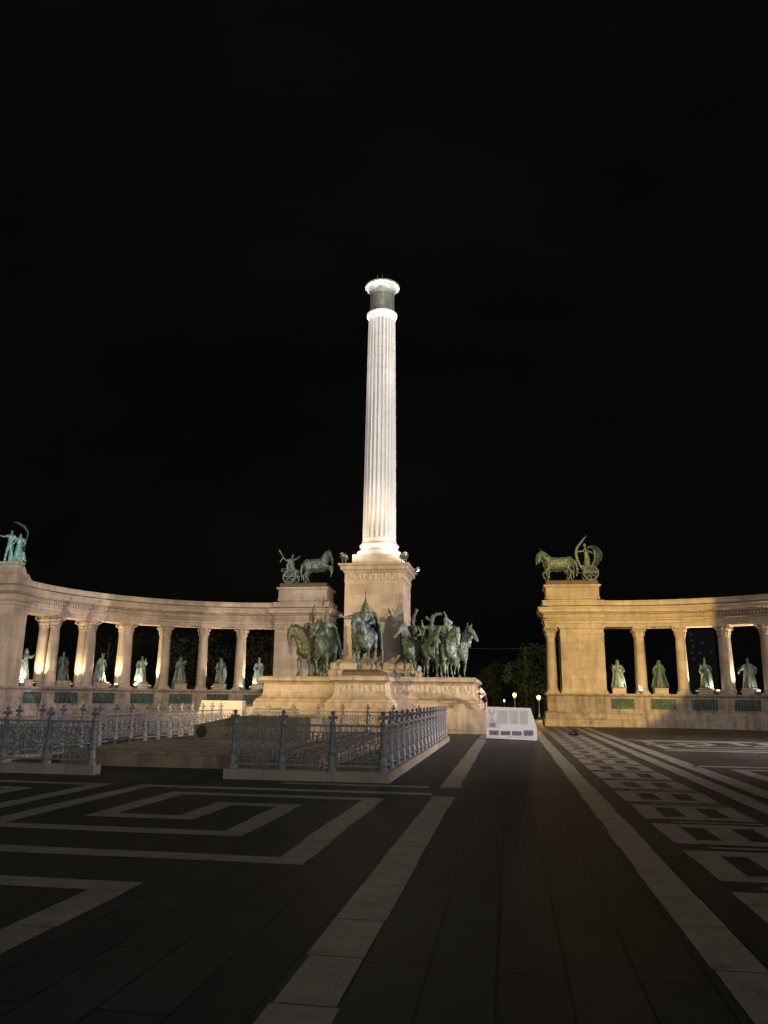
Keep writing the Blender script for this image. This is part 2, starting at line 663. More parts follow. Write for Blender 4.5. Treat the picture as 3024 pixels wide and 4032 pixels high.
mb = MB()
hx = 6.37
y0, y1 = 40.0 - AY, 49.5 - AY
mb.loft_rect(-hx, hx, y0, y1, [(0, 0), (0, 1.06), (-0.05, 1.10), (-0.05, 1.19)])
prof = [(0.0, 1.187), (0.0, 1.45), (-0.08, 1.50), (-0.10, 1.58), (-0.24, 1.66), (-0.30, 1.74), (-0.36, 1.80), (-0.40, 1.95), (-0.43, 2.36), (-0.40, 2.42), (-0.30, 2.50), (-0.18, 2.56), (-0.18, 2.68), (-0.28, PT)]
mb.loft_rect(-hx + 0.35, hx - 0.35, y0 + 0.6, y1 - 0.6, prof)
# projecting centre block
mb.loft_rect(-1.85, 1.85, y0 - 1.35, y0 + 1.2, [(0, 0), (0, 1.03), (-0.04, 1.07), (-0.04, 1.193)])
p2 = [(o, z + 0.006) for o, z in prof]
mb.loft_rect(-1.72, 1.72, y0 - 1.05, y0 + 1.5, p2)
o = mb.build('plinth', LIME_P, cm)
auto_smooth(o, 25)
mb = MB()
mb.box(-hx + 0.79, -1.3, y0 + 1.0, y0 + 1.04, 1.98, 2.33)
mb.box(1.31, hx - 0.79, y0 + 1.0, y0 + 1.04, 1.98, 2.33)
mb.box(-1.29, 1.29, y0 - 0.645, y0 - 0.6, 1.98, 2.33)
mb.build('frieze', CARVE, cm)
mb = MB()
mb.loft_rect(-1.0, 1.0, y0 - 0.55, y0 + 1.9, [(0, PT - 0.01), (0, 2.98), (-0.06, 3.06), (-0.12, 3.10)])
mb.build('statue_base', BRZ_BASE, cm)
# pedestal
mb = MB()
q = 1.69
mb.loft_rect(-q, q, -q, q, [(0.75, PT - 0.02), (0.75, 3.15), (0.6, 3.25), (0.6, 3.55), (0.35, 3.68), (0.16, 3.8), (0.05, 3.95), (0.0, 4.1), (0.0, 8.17), (0.03, 8.19), (0.03, 8.26), (0.0, 8.28), (0, 8.66), (0.06, 8.70), (0.10, 8.78), (0.24, 8.86), (0.24, 9.04), (0.34, 9.10), (0.36, 9.2)])
o = mb.build('pedestal', LIME, cm)
auto_smooth(o, 25)
mb = MB()
for s in (-1, 1):
    mb.box(-q + 0.05, q - 0.05, s * (q + 0.02) - 0.02, s * (q + 0.02) + 0.02, 8.30, 8.64)
    mb.box(s * (q + 0.02) - 0.02, s * (q + 0.02) + 0.02, -q + 0.05, q - 0.05, 8.30, 8.64)
mb.build('ornament_band', CARVE2, cm)
mb = MB()
mb.loft_rect(-1.36, 1.36, -1.36, 1.36, [(0.0, 9.19), (0.0, 9.82)])
mb.build('plinth_block', LIME, cm)
mb = MB()
tor = []
for k in range(9):
    t = -PI / 2 + PI * k / 8
    tor.append((1.26 + 0.19 * math.cos(t), 10.01 + 0.19 * math.sin(t)))
pf = [(1.2, 9.82)] + tor + [(1.25, 10.24), (1.17, 10.30), (1.15, 10.38)]
for k in range(7):
    t = -PI / 2 + PI * k / 6
    pf.append((1.16 + 0.10 * math.cos(t), 10.50 + 0.10 * math.sin(t)))
pf += [(1.12, 10.62), (1.08, 10.68), (1.02, 10.72)]
o = mb.build('column_base', LIME_COL, cm) if False else None
mb.lathe(pf, n=48)
o = mb.build('column_base', LIME_COL, cm)
auto_smooth(o, 30)
NF = 24


def flute(t, z, r):
    u = (t * NF / (2 * PI)) % 1.0
    d = abs(u - 0.5) * 2            # 0 centre of flute .. 1 arris
    depth = 0.13 * math.sqrt(max(0.0, 1 - (d / 0.86) ** 2)) if d < 0.86 else 0
    e = min(1.0, max(0.0, (z - 10.9) / 0.18), 1.0)
    e = min(e, max(0.0, (25.72 - z) / 0.15))
    return r - depth * e


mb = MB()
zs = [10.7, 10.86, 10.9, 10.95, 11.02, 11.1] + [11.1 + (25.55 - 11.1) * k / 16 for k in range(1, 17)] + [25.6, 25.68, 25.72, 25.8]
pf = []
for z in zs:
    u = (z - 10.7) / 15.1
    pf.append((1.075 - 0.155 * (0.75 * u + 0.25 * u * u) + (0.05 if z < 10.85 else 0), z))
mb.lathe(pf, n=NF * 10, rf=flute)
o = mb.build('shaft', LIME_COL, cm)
auto_smooth(o, 50)
mb = MB()
pf = [(0.9, 25.78), (0.98, 25.82), (1.02, 25.92), (1.05, 26.0), (1.05, 26.06), (0.99, 26.1), (0.92, 26.13), (0.83, 26.14)]
mb.lathe(pf, n=64, rf=lambda t, z, r: r + (0.025 * math.cos(24 * t) if 25.8 < z < 25.95 else 0))
o = mb.build('neck_ring', LIME_COL, cm)
auto_smooth(o, 40)
mb = MB()
mb.lathe([(0.86, 26.13), (0.86, 26.25), (0.835, 26.3), (0.83, 27.3), (0.84, 27.45)], n=72,
         rf=lambda t, z, r: r + 0.014 * noise.noise((math.cos(t) * 5, math.sin(t) * 5, z * 1.2)))
o = mb.build('drum', BRZ_CAP, cm)
auto_smooth(o, 50)
mb = MB()
pf = [(0.84, 27.44), (0.85, 27.6), (0.90, 27.75), (0.98, 27.87), (1.09, 27.96), (1.16, 28.0), (1.19, 28.03), (1.19, 28.13), (1.14, 28.15), (0.4, 28.2)]
mb.lathe(pf, n=144, rf=lambda t, z, r: r + (0.011 * math.cos(18 * t) if 27.5 < z < 27.99 else 0))
o = mb.build('capital', BRZ_LIP, cm)
auto_smooth(o, 40)
mb = MB()
mb.tube([(-0.18, -1.0, 28.1), (-0.18, -1.0, 28.5)], 0.02)
mb.build('lightning_rod', IRON, cm)
mb = MB()
mb.tube([(0.16, -1.0, 28.1), (0.16, -1.0, 28.55)], 0.02)
mb.build('lightning_rod', IRON, cm)

for o in cm.children:
    if o.name.split('.')[0] in ('column_base', 'shaft', 'neck_ring', 'drum', 'capital', 'lightning_rod'):
        for v in o.data.vertices:
            v.co.x *= 0.94
            v.co.y *= 0.94
            if v.co.z > 10.7: v.co.z = 10.7 + (v.co.z - 10.7) * 0.979
# floodlights standing on the pedestal cornice
FL = [((AX - 1.75, AY - 1.75, 9.2), R_(-45), 'grey floodlight on the near left corner of the column pedestal', False),
      ((AX + 1.72, AY - 1.72, 9.2), R_(45), 'grey floodlight on the near right corner of the column pedestal', False),
      ((AX + 2.2, AY + 0.55, 8.9), R_(80), 'small shining floodlight clamped to the right side of the pedestal cornice', True)]
for loc, rz, lab, lit in FL:
    t = thing('floodlight', lab, 'floodlight', loc, rz, 'floodlights on the column pedestal', 0.6 if lit else 0.8)
    RT = Matrix.Rotation(R_(-38), 4, 'X')
    mb = MB()
    mb.lathe([(0.08, -0.16), (0.2, -0.14), (0.3, -0.06), (0.345, 0.06), (0.345, 0.1), (0.31, 0.1), (0.30, 0.05), (0.02, 0.04)], 0, 0, 24)
    mb.v = [tuple(RT @ Vector(v) + Vector((0, -0.05, 0.5))) for v in mb.v]
    auto_smooth(mb.build('housing', FLOODM, t), 40)
    mb = MB()
    mb.lathe([(0.02, 0.045), (0.29, 0.055), (0.29, 0.06), (0.02, 0.065)], 0, 0, 20)
    mb.v = [tuple(RT @ Vector(v) + Vector((0, -0.05, 0.5))) for v in mb.v]
    mb.build('lens', WHITE_L, t)
    if lit:
        mb = MB()
        mb.lathe([(0.02, -0.20), (0.1, -0.19), (0.13, -0.15), (0.1, -0.12)], 0, 0, 16)
        mb.v = [tuple(RT @ Vector(v) + Vector((0, -0.05, 0.5))) for v in mb.v]
        mb.build('side_lamp', WARM, t, True)
    mb = MB()
    for s in (-1, 1):
        mb.tube([(s * 0.2, 0, 0.0), (s * 0.22, 0, 0.3), (s * 0.31, -0.05, 0.5)], 0.03)
    mb.box(-0.24, 0.24, -0.06, 0.06, 0.0, 0.06)
    mb.tube([(-0.2, 0, 0.26), (0.2, 0, 0.26)], 0.025)
    mb.build('bracket', FLOODM, t)


# ------------------------------------------------------------------ colonnades
ZL, ZE, ZT = 2.15, 6.58, 8.37


def pol(C, R, th):
    t = R_(th)
    return Vector((C[0] + R * math.sin(t), C[1] + R * math.cos(t), 0))


POD = [(-0.16, 0), (-0.16, 0.42), (-0.10, 0.5), (-0.10, 0.78), (-0.02, 0.86), (0.02, 0.92), (0.02, 1.93), (-0.06, 1.98), (-0.10, 2.04), (-0.10, ZL), (2.2, ZL), (2.2, 0)]
ENT = [(0.10, ZE), (0.10, 6.78), (0.06, 6.79), (0.06, 7.0), (-0.04, 7.05), (-0.06, 7.10), (0.2, 7.11), (0.2, 7.18), (0.06, 7.19), (0.06, 7.42), (-0.06, 7.46), (-0.10, 7.52), (-0.28, 7.58), (-0.30, 7.76), (-0.36, 7.84), (-0.36, 7.9), (0.34, 7.92), (0.34, 8.02), (0.0, 8.03), (0.0, 8.28), (-0.04, 8.30), (-0.04, ZT), (1.95, ZT), (1.95, 7.9), (2.15, 7.85), (2.15, 7.6), (1.85, 7.5), (1.8, ZE)]


def column_mesh():
    mb = MB()
    zb = ZL
    mb.box(-0.42, 0.42, -0.42, 0.42, zb, zb + 0.10)
    mb2 = [(0.41, zb + 0.10), (0.43, zb + 0.15), (0.41, zb + 0.20), (0.36, zb + 0.22), (0.35, zb + 0.26), (0.38, zb + 0.29), (0.36, zb + 0.33), (0.335, zb + 0.36)]
    for k in range(7):
        u = k / 6
        mb2.append((0.335 - 0.05 * u * u, zb + 0.36 + 3.35 * u))
    zc = zb + 3.72
    mb2 += [(0.31, zc), (0.325, zc + 0.03), (0.31, zc + 0.06)]
    mb.lathe(mb2, n=40)
    # capital: two rings of leaves, volutes and a square abacus
    cap = [(0.29, zc + 0.06), (0.33, zc + 0.18), (0.36, zc + 0.25), (0.33, zc + 0.27), (0.36, zc + 0.40), (0.42, zc + 0.47), (0.40, zc + 0.5), (0.34, zc + 0.52), (0.40, zc + 0.61)]
    mb.lathe(cap, n=40, rf=lambda t, z, r: r * (1 + 0.07 * math.cos(8 * t)))
    mb.box(-0.43, 0.43, -0.43, 0.43, zc + 0.60, ZE + 0.003)
    for sx in (-1, 1):
        for sy in (-1, 1):
            mb.tube([(sx * 0.26, sy * 0.26, zc + 0.4), (sx * 0.36, sy * 0.36, zc + 0.5), (sx * 0.42, sy * 0.42, zc + 0.56), (sx * 0.40, sy * 0.40, zc + 0.48)], [0.05, 0.06, 0.06, 0.04])
    me = mb.mesh('column')
    return me


COLM = column_mesh()


def relief_mesh(C, R, ta, tb, z0, z1, seed):
    rnd = random.Random(seed)
    nx, nz = 56, 26
    figs = []
    x = 0.06
    while x < 0.95:
        figs.append((x, rnd.uniform(0.42, 0.6), rnd.uniform(0.03, 0.05), rnd.uniform(0.3, 0.42)))
        figs.append((x + rnd.uniform(-0.01, 0.01), rnd.uniform(0.76, 0.86), 0.028, 0.10))
        x += rnd.uniform(0.07, 0.12)
    vs, fs = [], []
    for j in range(nz + 1):
        for i in range(nx + 1):
            u, v_ = i / nx, j / nz
            d = 0
            for (fx, fz, wx, wz) in figs:
                e = ((u - fx) / wx) ** 2 + ((v_ - fz) / wz) ** 2
                if e < 1: d = max(d, 0.05 * math.sqrt(1 - e))
            d += 0.012 * noise.noise((u * 22, v_ * 9, seed))
            if i < 2 or i > nx - 2 or j < 1 or j > nz - 1: d = 0.04
            p = pol(C, R - 0.02 - d, ta + (tb - ta) * u)
            vs.append((p.x, p.y, z0 + (z1 - z0) * v_))
    for j in range(nz):
        for i in range(nx):
            a = j * (nx + 1) + i
            fs.append((a, a + 1, a + nx + 2, a + nx + 1))
    # closed back
    b0 = len(vs)
    for j in (0, 1):
        for i in range(nx + 1):
            p = pol(C, R + 0.06, ta + (tb - ta) * i / nx)
            vs.append((p.x, p.y, z1 if j else z0))
    for i in range(nx):
        fs.append((b0 + i, b0 + i + 1, b0 + nx + 2 + i, b0 + nx + 1 + i))
        fs.append((i, i + 1, b0 + i + 1, b0 + i))
        t_ = nz * (nx + 1)
        fs.append((t_ + i, t_ + i + 1, b0 + nx + 2 + i, b0 + nx + 1 + i))
    me = bpy.data.meshes.new('relief_panel')
    me.from_pydata(vs, [], fs)
    bm = bmesh.new(); bm.from_mesh(me); bmesh.ops.recalc_face_normals(bm, faces=bm.faces); bm.to_mesh(me); bm.free()
    me.polygons.foreach_set('use_smooth', [True] * len(me.polygons))
    return me


def colonnade(label, C, R, th0, th1, colth, relth, sgn):
    root = thing('colonnade', label, 'colonnade', (0, 0, 0), 0, 'curved colonnades')
    mb = MB()
    mb.sweep(C, R, th0, th1, 60, POD)
    o = mb.build('podium', LIME_POD, root); auto_smooth(o, 30)
    mb = MB()
    mb.sweep(C, R, th0, th1, 60, ENT)
    n = int(abs(R_(th1 - th0)) * R / 0.2)
    for k in range(n):                                 # dentils
        t = th0 + (th1 - th0) * (k + 0.5) / n
        p = pol(C, R + 0.01, t)
        a = R_(t)
        mb.obox((p.x, p.y), (math.cos(a), -math.sin(a)), 0.058, 0.07, 7.24, 7.41)
    o = mb.build('entablature', LIME, root); auto_smooth(o, 30)
    for t in colth:
        for dr in (0.46, 1.42):
            c = link('column', COLM, None, root)
            p = pol(C, R + dr, t)
            c.location = p
            c.rotation_euler = (0, 0, -R_(t))
    for i, (a, b) in enumerate(relth):
        link('relief_panel', relief_mesh(C, R, a, b, 1.17, 1.83, i + (50 if sgn > 0 else 0)), BRZ_REL, root)
    return root


COLM.materials.append(LIME)
auto_smooth_tmp = bpy.data.objects.new('tmp', COLM)
auto_smooth(auto_smooth_tmp, 30)
bpy.data.objects.remove(auto_smooth_tmp)

CL, RL = (-16.6, 42.4), 11.8
CR, RR = (8.0, 41.0), 13.5
LCT = [-12.3 * k for k in range(1, 7)]
LCT = [-12.28, -24.55, -36.87, -49.39, -62.0, -75.2]
LRT = [(-14.8, -5.6), (-22.6, -14.9 - 0.1), (-35.1, -27.4), (-48.0, -40.2), (-61.0, -53.2), (-74.8, -66.5), (-88.4, -80.2)]
LRT = [(-10.0, -2.4), (-22.5, -15.0), (-35.1, -27.4), (-48.0, -40.2), (-61.0, -53.2), (-74.8, -66.5), (-87.6, -80.4)]
left = colonnade('left colonnade curving towards the viewer, washed in pinkish orange light', CL, RL, 0, -90, LCT, LRT, -1)
RCT = [3.6, 14.2, 25.1, 35.6, 46.3]
RRT = [(-5.4, 0.8), (5.4, 11.9), (16.3, 22.7), (27.2, 33.6), (38.0, 44.4)]
right = colonnade('right colonnade running out of the picture, half in yellow light and half in shade', CR, RR, -6.4, 50, RCT, RRT, 1)


def pier(root, x0, x1, yf, mirror):
    """end block of a colonnade: pier, a free column at its outer end, entablature, attic"""
    # x0..x1 full width incl. outer column; mirror: outer column on +x side
    def X(a, b):
        return (x1 - b, x1 - a) if mirror else (x0 + a, x0 + b)
    W = x1 - x0
    mb = MB()
    a, b = X(0, W)
    yb = yf + 2.75
    mb.loft_rect(a, b, yf, yb, [(0.26, 0), (0.26, 0.45), (0.18, 0.52), (0.18, 0.80), (0.06, 0.92), (0.0, 1.0), (0.0, 1.95), (0.08, 2.0), (0.13, 2.06), (0.13, ZL + 0.004)])
    o = mb.build('pier_base', LIME_POD, root); auto_smooth(o, 25)
    mb = MB()
    a, b = X(1.02, W)
    mb.loft_rect(a, b, yf + 0.2, yb - 0.2, [(0.09, ZL), (0.09, ZL + 0.12), (0.03, ZL + 0.2), (0, ZL + 0.28), (0, 6.05), (0.03, 6.07), (0.03, 6.13), (0, 6.15), (0.0, 6.42), (0.08, 6.5), (0.08, ZE + 0.003)])
    o = mb.build('pier', LIME, root); auto_smooth(o, 25)
    mb = MB()
    a2, b2 = X(1.14, W - 0.12)
    mb.box(a2, b2, yf + 0.175, yf + 0.205, 6.17, 6.40)
    mb.build('ornament_band', CARVE2, root)
    for yy in (yf + 0.5, yb - 0.5):
        c = link('column', COLM, None, root)
        xa, xb = X(0.38, 0.38)
        c.location = (xa, yy, 0)
    mb = MB()
    a, b = X(0, W)
    pr = [(-0.02, ZE), (-0.02, 6.78), (0.02, 6.79), (0.02, 7.0), (0.12, 7.05), (0.14, 7.10), (-0.12, 7.11), (-0.12, 7.18), (0.02, 7.19), (0.02, 7.42), (0.14, 7.46), (0.18, 7.52), (0.36, 7.58), (0.38, 7.76), (0.44, 7.84), (0.44, 7.9), (-0.26, 7.92), (-0.26, 8.02), (0.08, 8.03), (0.08, 8.28), (0.12, 8.30), (0.12, 8.40), (-0.3, 8.41), (-0.3, 8.5), (-0.12, 8.51), (-0.12, 8.62), (-0.16, 8.66), (-0.16, 9.28), (-0.08, 9.36), (-0.02, 9.42), (-0.02, 9.5)]
    mb.loft_rect(a, b, yf + 0.06, yb - 0.1, pr)
    n = int(W / 0.2)
    for k in range(n):
        x = a + W * (k + 0.5) / n
        mb.obox((x, yf + 0.04), (1, 0), 0.058, 0.07, 7.24, 7.41)
    n = int(2.6 / 0.2)
    for k in range(n):
        yy = yf + 0.1 + 2.5 * (k + 0.5) / n
        xs = b + 0.02 if mirror else a - 0.02
        mb.obox((xs, yy), (0, 1), 0.058, 0.07, 7.24, 7.41)
    o = mb.build('attic', LIME, root); auto_smooth(o, 25)
    mb = MB()
    a, b = X(0.2, W - 0.2)
    mb.loft_rect(a, b, yf + 0.3, yb - 0.4, [(0, 9.49), (0, 9.8), (-0.05, 9.85)])
    mb.build('statue_base', BRZ_BASE, root)


pier(right, 2.58, 6.50, 54.3, False)
pier(left, -16.62, -12.70, 54.05, True)
# outer pier of the left colonnade
mb = MB()
xf = -28.4
xa, xb, ya, yb = xf - 3.2, xf, 38.6, 42.45
mb.loft_rect(xa, xb, ya, yb, [(0.16, 0), (0.16, 0.42), (0.10, 0.5), (0.10, 0.78), (0.02, 0.86), (-0.02, 0.92), (-0.02, 1.93), (0.10, 2.04), (0.10, ZL + 0.004)])
o = mb.build('pier_base', LIME_POD, left); auto_smooth(o, 25)
mb = MB()
yc = 41.0
mb.loft_rect(xa + 0.1, xb - 0.06, yc, yb - 0.0, [(0.0, ZL), (0.0, ZE + 0.003)])
mb.loft_rect(xa, xb, yc, yb, [(-0.02, ZE), (-0.02, 6.78), (0.02, 6.79), (0.02, 7.0), (0.1, 7.06), (0.12, 7.12), (0.02, 7.14), (0.02, 7.42), (0.14, 7.46), (0.30, 7.58), (0.32, 7.76), (0.38, 7.9), (-0.2, 7.92), (-0.2, 8.0), (0.04, 8.01), (0.04, 8.28), (0.06, 8.39), (-0.1, 8.41)])
mb.loft_rect(xa, xb - 0.1, yc + 0.1, yc + 0.75, [(0.0, 8.40), (0, 8.62), (-0.06, 8.68), (-0.1, 9.16), (0.0, 9.26), (0.0, 9.36)])
o = mb.build('pier', LIME, left); auto_smooth(o, 25)
# scroll beside the attic block of the outer pier
mb = MB()
for s in (xb - 0.42, xb - 1.2):
    pts = []
    for k in range(13):
        u = k / 12
        pts.append((s, yc + 0.8 + 1.15 * u, 9.05 - 0.72 * u ** 0.75 + 0.07 * math.sin(u * 14)))
    mb.tube(pts, [0.26 - 0.1 * k / 12 for k in range(13)], 8)
o = mb.build('scroll', LIME, left, True)

# ------------------------------------------------------------------ small spot lamps on the ledges
def uplight(p, aim, lab, energy, color, grp='small spot lamps along the colonnade ledges', size=100, lens=None):
    t = thing('spot_lamp', lab, 'spot lamp', p, 0, grp)
    mb = MB()
    mb.lathe([(0.05, 0.0), (0.09, 0.03), (0.11, 0.08), (0.13, 0.22), (0.12, 0.24)], n=14)
    mb.build('housing', FLOODM, t, True)
    mb = MB()
    if lens is None:
        mb.lathe([(0.01, 0.241), (0.10, 0.241), (0.09, 0.243), (0.01, 0.244)], n=14)
    else:
        mb.lathe([(0.01, 0.241), (0.115, 0.241), (0.10, 0.27), (0.01, 0.29)], n=14)
    mb.build('lens', lens or WARM, t, True)
    spot('ledge_lamp', (p[0], p[1], p[2] + 0.36), aim, energy, color, size, 0.7, 0.06)
    return t


WC = (1.0, 0.70, 0.38)
ORD = ['first', 'second', 'third', 'fourth', 'fifth', 'sixth']
for i, t in enumerate(LCT):
    k_ = -1 if t < -30 else 1
    p = pol(CL, RL + 0.94, t + 3.7 * k_); p.z = ZL
    q = pol(CL, RL + 0.94, t + 0.7 * k_); q.z = ZE
    uplight(p, q, f'small warm spot lamp behind the {ORD[i]} left column, counting out from the chariot pier', 800, WC)
for i, t in enumerate(RCT):
    p = pol(CR, RR + 0.94, t + 3.2); p.z = ZL
    q = pol(CR, RR + 0.94, t + 0.7); q.z = ZE
    uplight(p, q, f'small warm spot lamp behind the {ORD[i]} right column, counting from the yellow pier', 1300, WC)
# front lamps which shine in the picture
for C, R, t, aimt, lab, en in ((CL, RL, -46.4, -43.9, 'white-hot spot lamp at the foot of the fourth left statue', 240),
                               (CL, RL, -53.0, -57.0, 'bright bare spot lamp on the ledge right of the third left statue', 360),
                               (CL, RL, -11.0, -6.0, 'bright pair of spot lamps on the ledge beside the last left column', 270),
                               (CL, RL, -88.6, -85.5, 'hidden bright lamp lighting the foot of the outermost left statue', 360),
                               (CR, RR, 2.9, -2.6, 'white spot lamp glaring at the foot of the first right column', 270),
                               (CR, RR, 23.0, 19.8, 'white spot lamp beside the hatted statue on the right ledge', 168),
                               (CR, RR, 33.2, 30.6, 'white spot lamp at the foot of the rightmost statue', 28)):
    p = pol(C, R + 0.06, t); p.z = ZL
    q = pol(C, R + 0.75, aimt); q.z = ZL + 1.0
    uplight(p, q, lab, en, (1.0, 0.88, 0.62), 'bright spot lamps aimed at the statues', 80, WHITE_L)


# ------------------------------------------------------------------ robed statues between the columns
def robed(kind):
    """standing robed figure, 1.5 m tall, facing -Y, feet at z=0"""
    k = kind
    b = Blob()
    rnd = random.Random(k['seed'])
    wide = k.get('wide', 1.0)
    # robe: strips from hip to hem, all round
    for i in range(11):
        t = 2 * PI * i / 11
        rx, ry = 0.25 * wide, 0.20
        top = (0.10 * math.cos(t), 0.08 * math.sin(t), 0.85)
        bot = (rx * math.cos(t) + rnd.uniform(-.02, .02), ry * math.sin(t) + (0.08 if math.sin(t) > 0 else 0), 0.05)
        b.cap(top, 0.075, bot, 0.065)
    if k.get('legs'):
        pass
    b.chain(((0, 0, 0.8), 0.16), ((0, 0.01, 1.0), 0.15), ((0, 0.01, 1.17), 0.17))
    b.cap((-0.15, 0.01, 1.2), 0.085, (0.15, 0.01, 1.2), 0.085)
    hd = Vector(k.get('head', (0, -0.03, 1.41)))
    b.cap((0, 0.0, 1.2), 0.07, hd, 0.06)
    b.ell(hd + Vector((0, 0, 0.02)), 0.075, 0.09, 0.105)
    b.ell(hd + Vector((0, -0.08, -0.07)), 0.05, 0.04, 0.08)         # beard
    b.cap(hd + Vector((0, -0.085, 0.02)), 0.018, hd + Vector((0, -0.1, -0.01)), 0.02)
    for s, key in ((-1, 'armL'), (1, 'armR')):
        sh = Vector((s * 0.19, 0.0, 1.19))
        el, ha = k.get(key, ((s * 0.27, -0.02, 0.95), (s * 0.2, -0.18, 0.82)))
        b.chain((sh, 0.08), (el, 0.075), (ha, 0.05))
        b.ell(Vector(ha), 0.045, 0.05, 0.05)
    if k.get('cloak', True):
        cw = k.get('cw', 0.34)
        for i in range(9):
            t = PI * (i / 8)
            b.cap((0.17 * math.cos(t), 0.05 + 0.08 * math.sin(t), 1.2), 0.05,
                  (cw * math.cos(t) + rnd.uniform(-.03, .03), 0.06 + 0.22 * math.sin(t), 0.06), 0.05)
    hat = k.get('hat')
    if hat == 'crown':
        for i in range(8):
            t = 2 * PI * i / 8
            b.cap(hd + Vector((0.07 * math.cos(t), 0.08 * math.sin(t), 0.08)), 0.02, hd + Vector((0.09 * math.cos(t), 0.1 * math.sin(t), 0.17)), 0.022)
        b.cap(hd + Vector((0, 0, 0.09)), 0.07, hd + Vector((0, 0, 0.14)), 0.05)
    elif hat == 'tall':
        b.cap(hd + Vector((0, 0, 0.08)), 0.085, hd + Vector((0, 0, 0.15)), 0.07)
        b.cap(hd + Vector((0, 0, 0.14)), 0.05, hd + Vector((-0.01, 0, 0.24)), 0.03)
    elif hat == 'feather':
        b.cap(hd + Vector((0, 0, 0.09)), 0.09, hd + Vector((0, 0, 0.12)), 0.06)
        b.chain((hd + Vector((0, 0, 0.12)), 0.05), (hd + Vector((0.13, 0, 0.14)), 0.04), (hd + Vector((0.24, 0, 0.22)), 0.02))
    elif hat == 'hood':
        b.cap(hd + Vector((0, 0.03, 0.05)), 0.11, (0, 0.05, 1.22), 0.15)
    return b.bake('figure', 0.028, 0.02, (10, 10, 2.0), 2)


def extra(kind):
    """sword, shield, staff: meshes in the statue's frame"""
    out = []
    if 'sword' in kind:
        a, c = kind['sword']
        mb = MB()
        mb.tube([a, c], [0.03, 0.018], 6)
        a, c = Vector(a), Vector(c)
        g_ = a + (c - a) * 0.18
        mb.tube([g_ + Vector((-0.1, 0, 0)), g_ + Vector((0.1, 0, 0))], 0.022, 6)
        out.append(('sword', mb.mesh('sword')))
    if 'shield' in kind:
        c, w_, h_ = kind['shield']
        b = Blob()
        b.ell(c, w_, 0.05, h_)
        out.append(('shield', b.bake('shield', 0.025)))
    if 'orb' in kind:
        b = Blob()
        b.ell(kind['orb'], 0.12, 0.08, 0.09)
        b.cap(kind['orb'], 0.06, Vector(kind['orb']) + Vector((-0.1, 0, -0.12)), 0.06)
        out.append(('helmet', b.bake('helmet', 0.025)))
    return out


KL = [
    (-5.7, dict(seed=1, hat='crown', cw=0.3, armR=((0.27, -0.05, 0.95), (0.17, -0.2, 0.9)), sword=((0.2, -0.22, 1.0), (0.22, -0.24, 0.1))), 'crowned bronze king statue with a pale lit side, nearest the pier behind the left riders'),
    (-18.4, dict(seed=2, hat='hood', cw=0.30, armR=((0.3, -0.1, 0.95), (0.28, -0.22, 0.75)), shield=((0.26, -0.22, 0.55), 0.16, 0.45)), 'dark bronze statue resting a pointed shield, between two left columns'),
    (-31.5, dict(seed=3, hat='hood', cw=0.40, armR=((0.22, -0.15, 1.12), (0.16, -0.25, 1.25)), orb=(0.19, -0.26, 1.26)), 'hooded bronze statue holding a pale round helmet up at its shoulder'),
    (-44.0, dict(seed=4, cw=0.32, armR=((0.24, -0.1, 1.1), (0.17, -0.15, 1.36))), 'bronze statue with a raised blessing hand over a glaring white lit foot'),
    (-57.2, dict(seed=5, hat='feather', cw=0.38, wide=1.15, armL=((-0.3, -0.05, 1.0), (-0.42, -0.15, 0.82)), sword=((-0.42, -0.16, 0.86), (-0.4, -0.2, 0.05))), 'brightly lit bronze statue in a feathered hat leaning on a sword at its side'),
    (-70.4, dict(seed=6, hat=None, cw=0.46, wide=0.9), 'dull dark bronze statue in a wide hanging cloak, second from the left end'),
    (-84.6, dict(seed=7, hat='hood', cw=0.36, wide=1.1, armR=((0.34, -0.08, 1.12), (0.58, -0.15, 1.26)), armL=((-0.36, -0.05, 1.0), (-0.28, -0.15, 0.85))), 'bright cream lit bronze statue stretching out one arm, at the left end'),
]
KR = [
    (-2.6, dict(seed=8, hat='hood', cw=0.40, armR=((0.33, -0.05, 0.95), (0.2, -0.2, 0.85)), sword=((-0.3, -0.16, 1.3), (-0.27, -0.16, 0.2))), 'pale green bronze statue in a hood beside the yellow pier'),
    (8.3, dict(seed=9, hat='hood', cw=0.46, wide=0.95, armL=((-0.34, -0.05, 0.98), (-0.36, -0.12, 0.75))), 'dark grey hooded bronze statue in a spread cloak on the right ledge'),
    (19.9, dict(seed=10, hat='tall', cw=0.30, armR=((0.3, -0.06, 0.98), (0.27, -0.2, 0.86)), shield=((0.22, -0.2, 0.45), 0.12, 0.38)), 'bronze statue in a tall pointed hat with one side lit, on a dark stone block'),
    (30.5, dict(seed=11, hat='crown', cw=0.34, wide=1.1, armL=((-0.36, -0.03, 1.0), (-0.5, -0.1, 0.8)), armR=((0.36, 0.0, 1.05), (0.34, -0.05, 0.75))), 'broad bronze statue with arms held out, rightmost on the right ledge'),
    (40.9, dict(seed=12, hat='hood', cw=0.36), None),
]
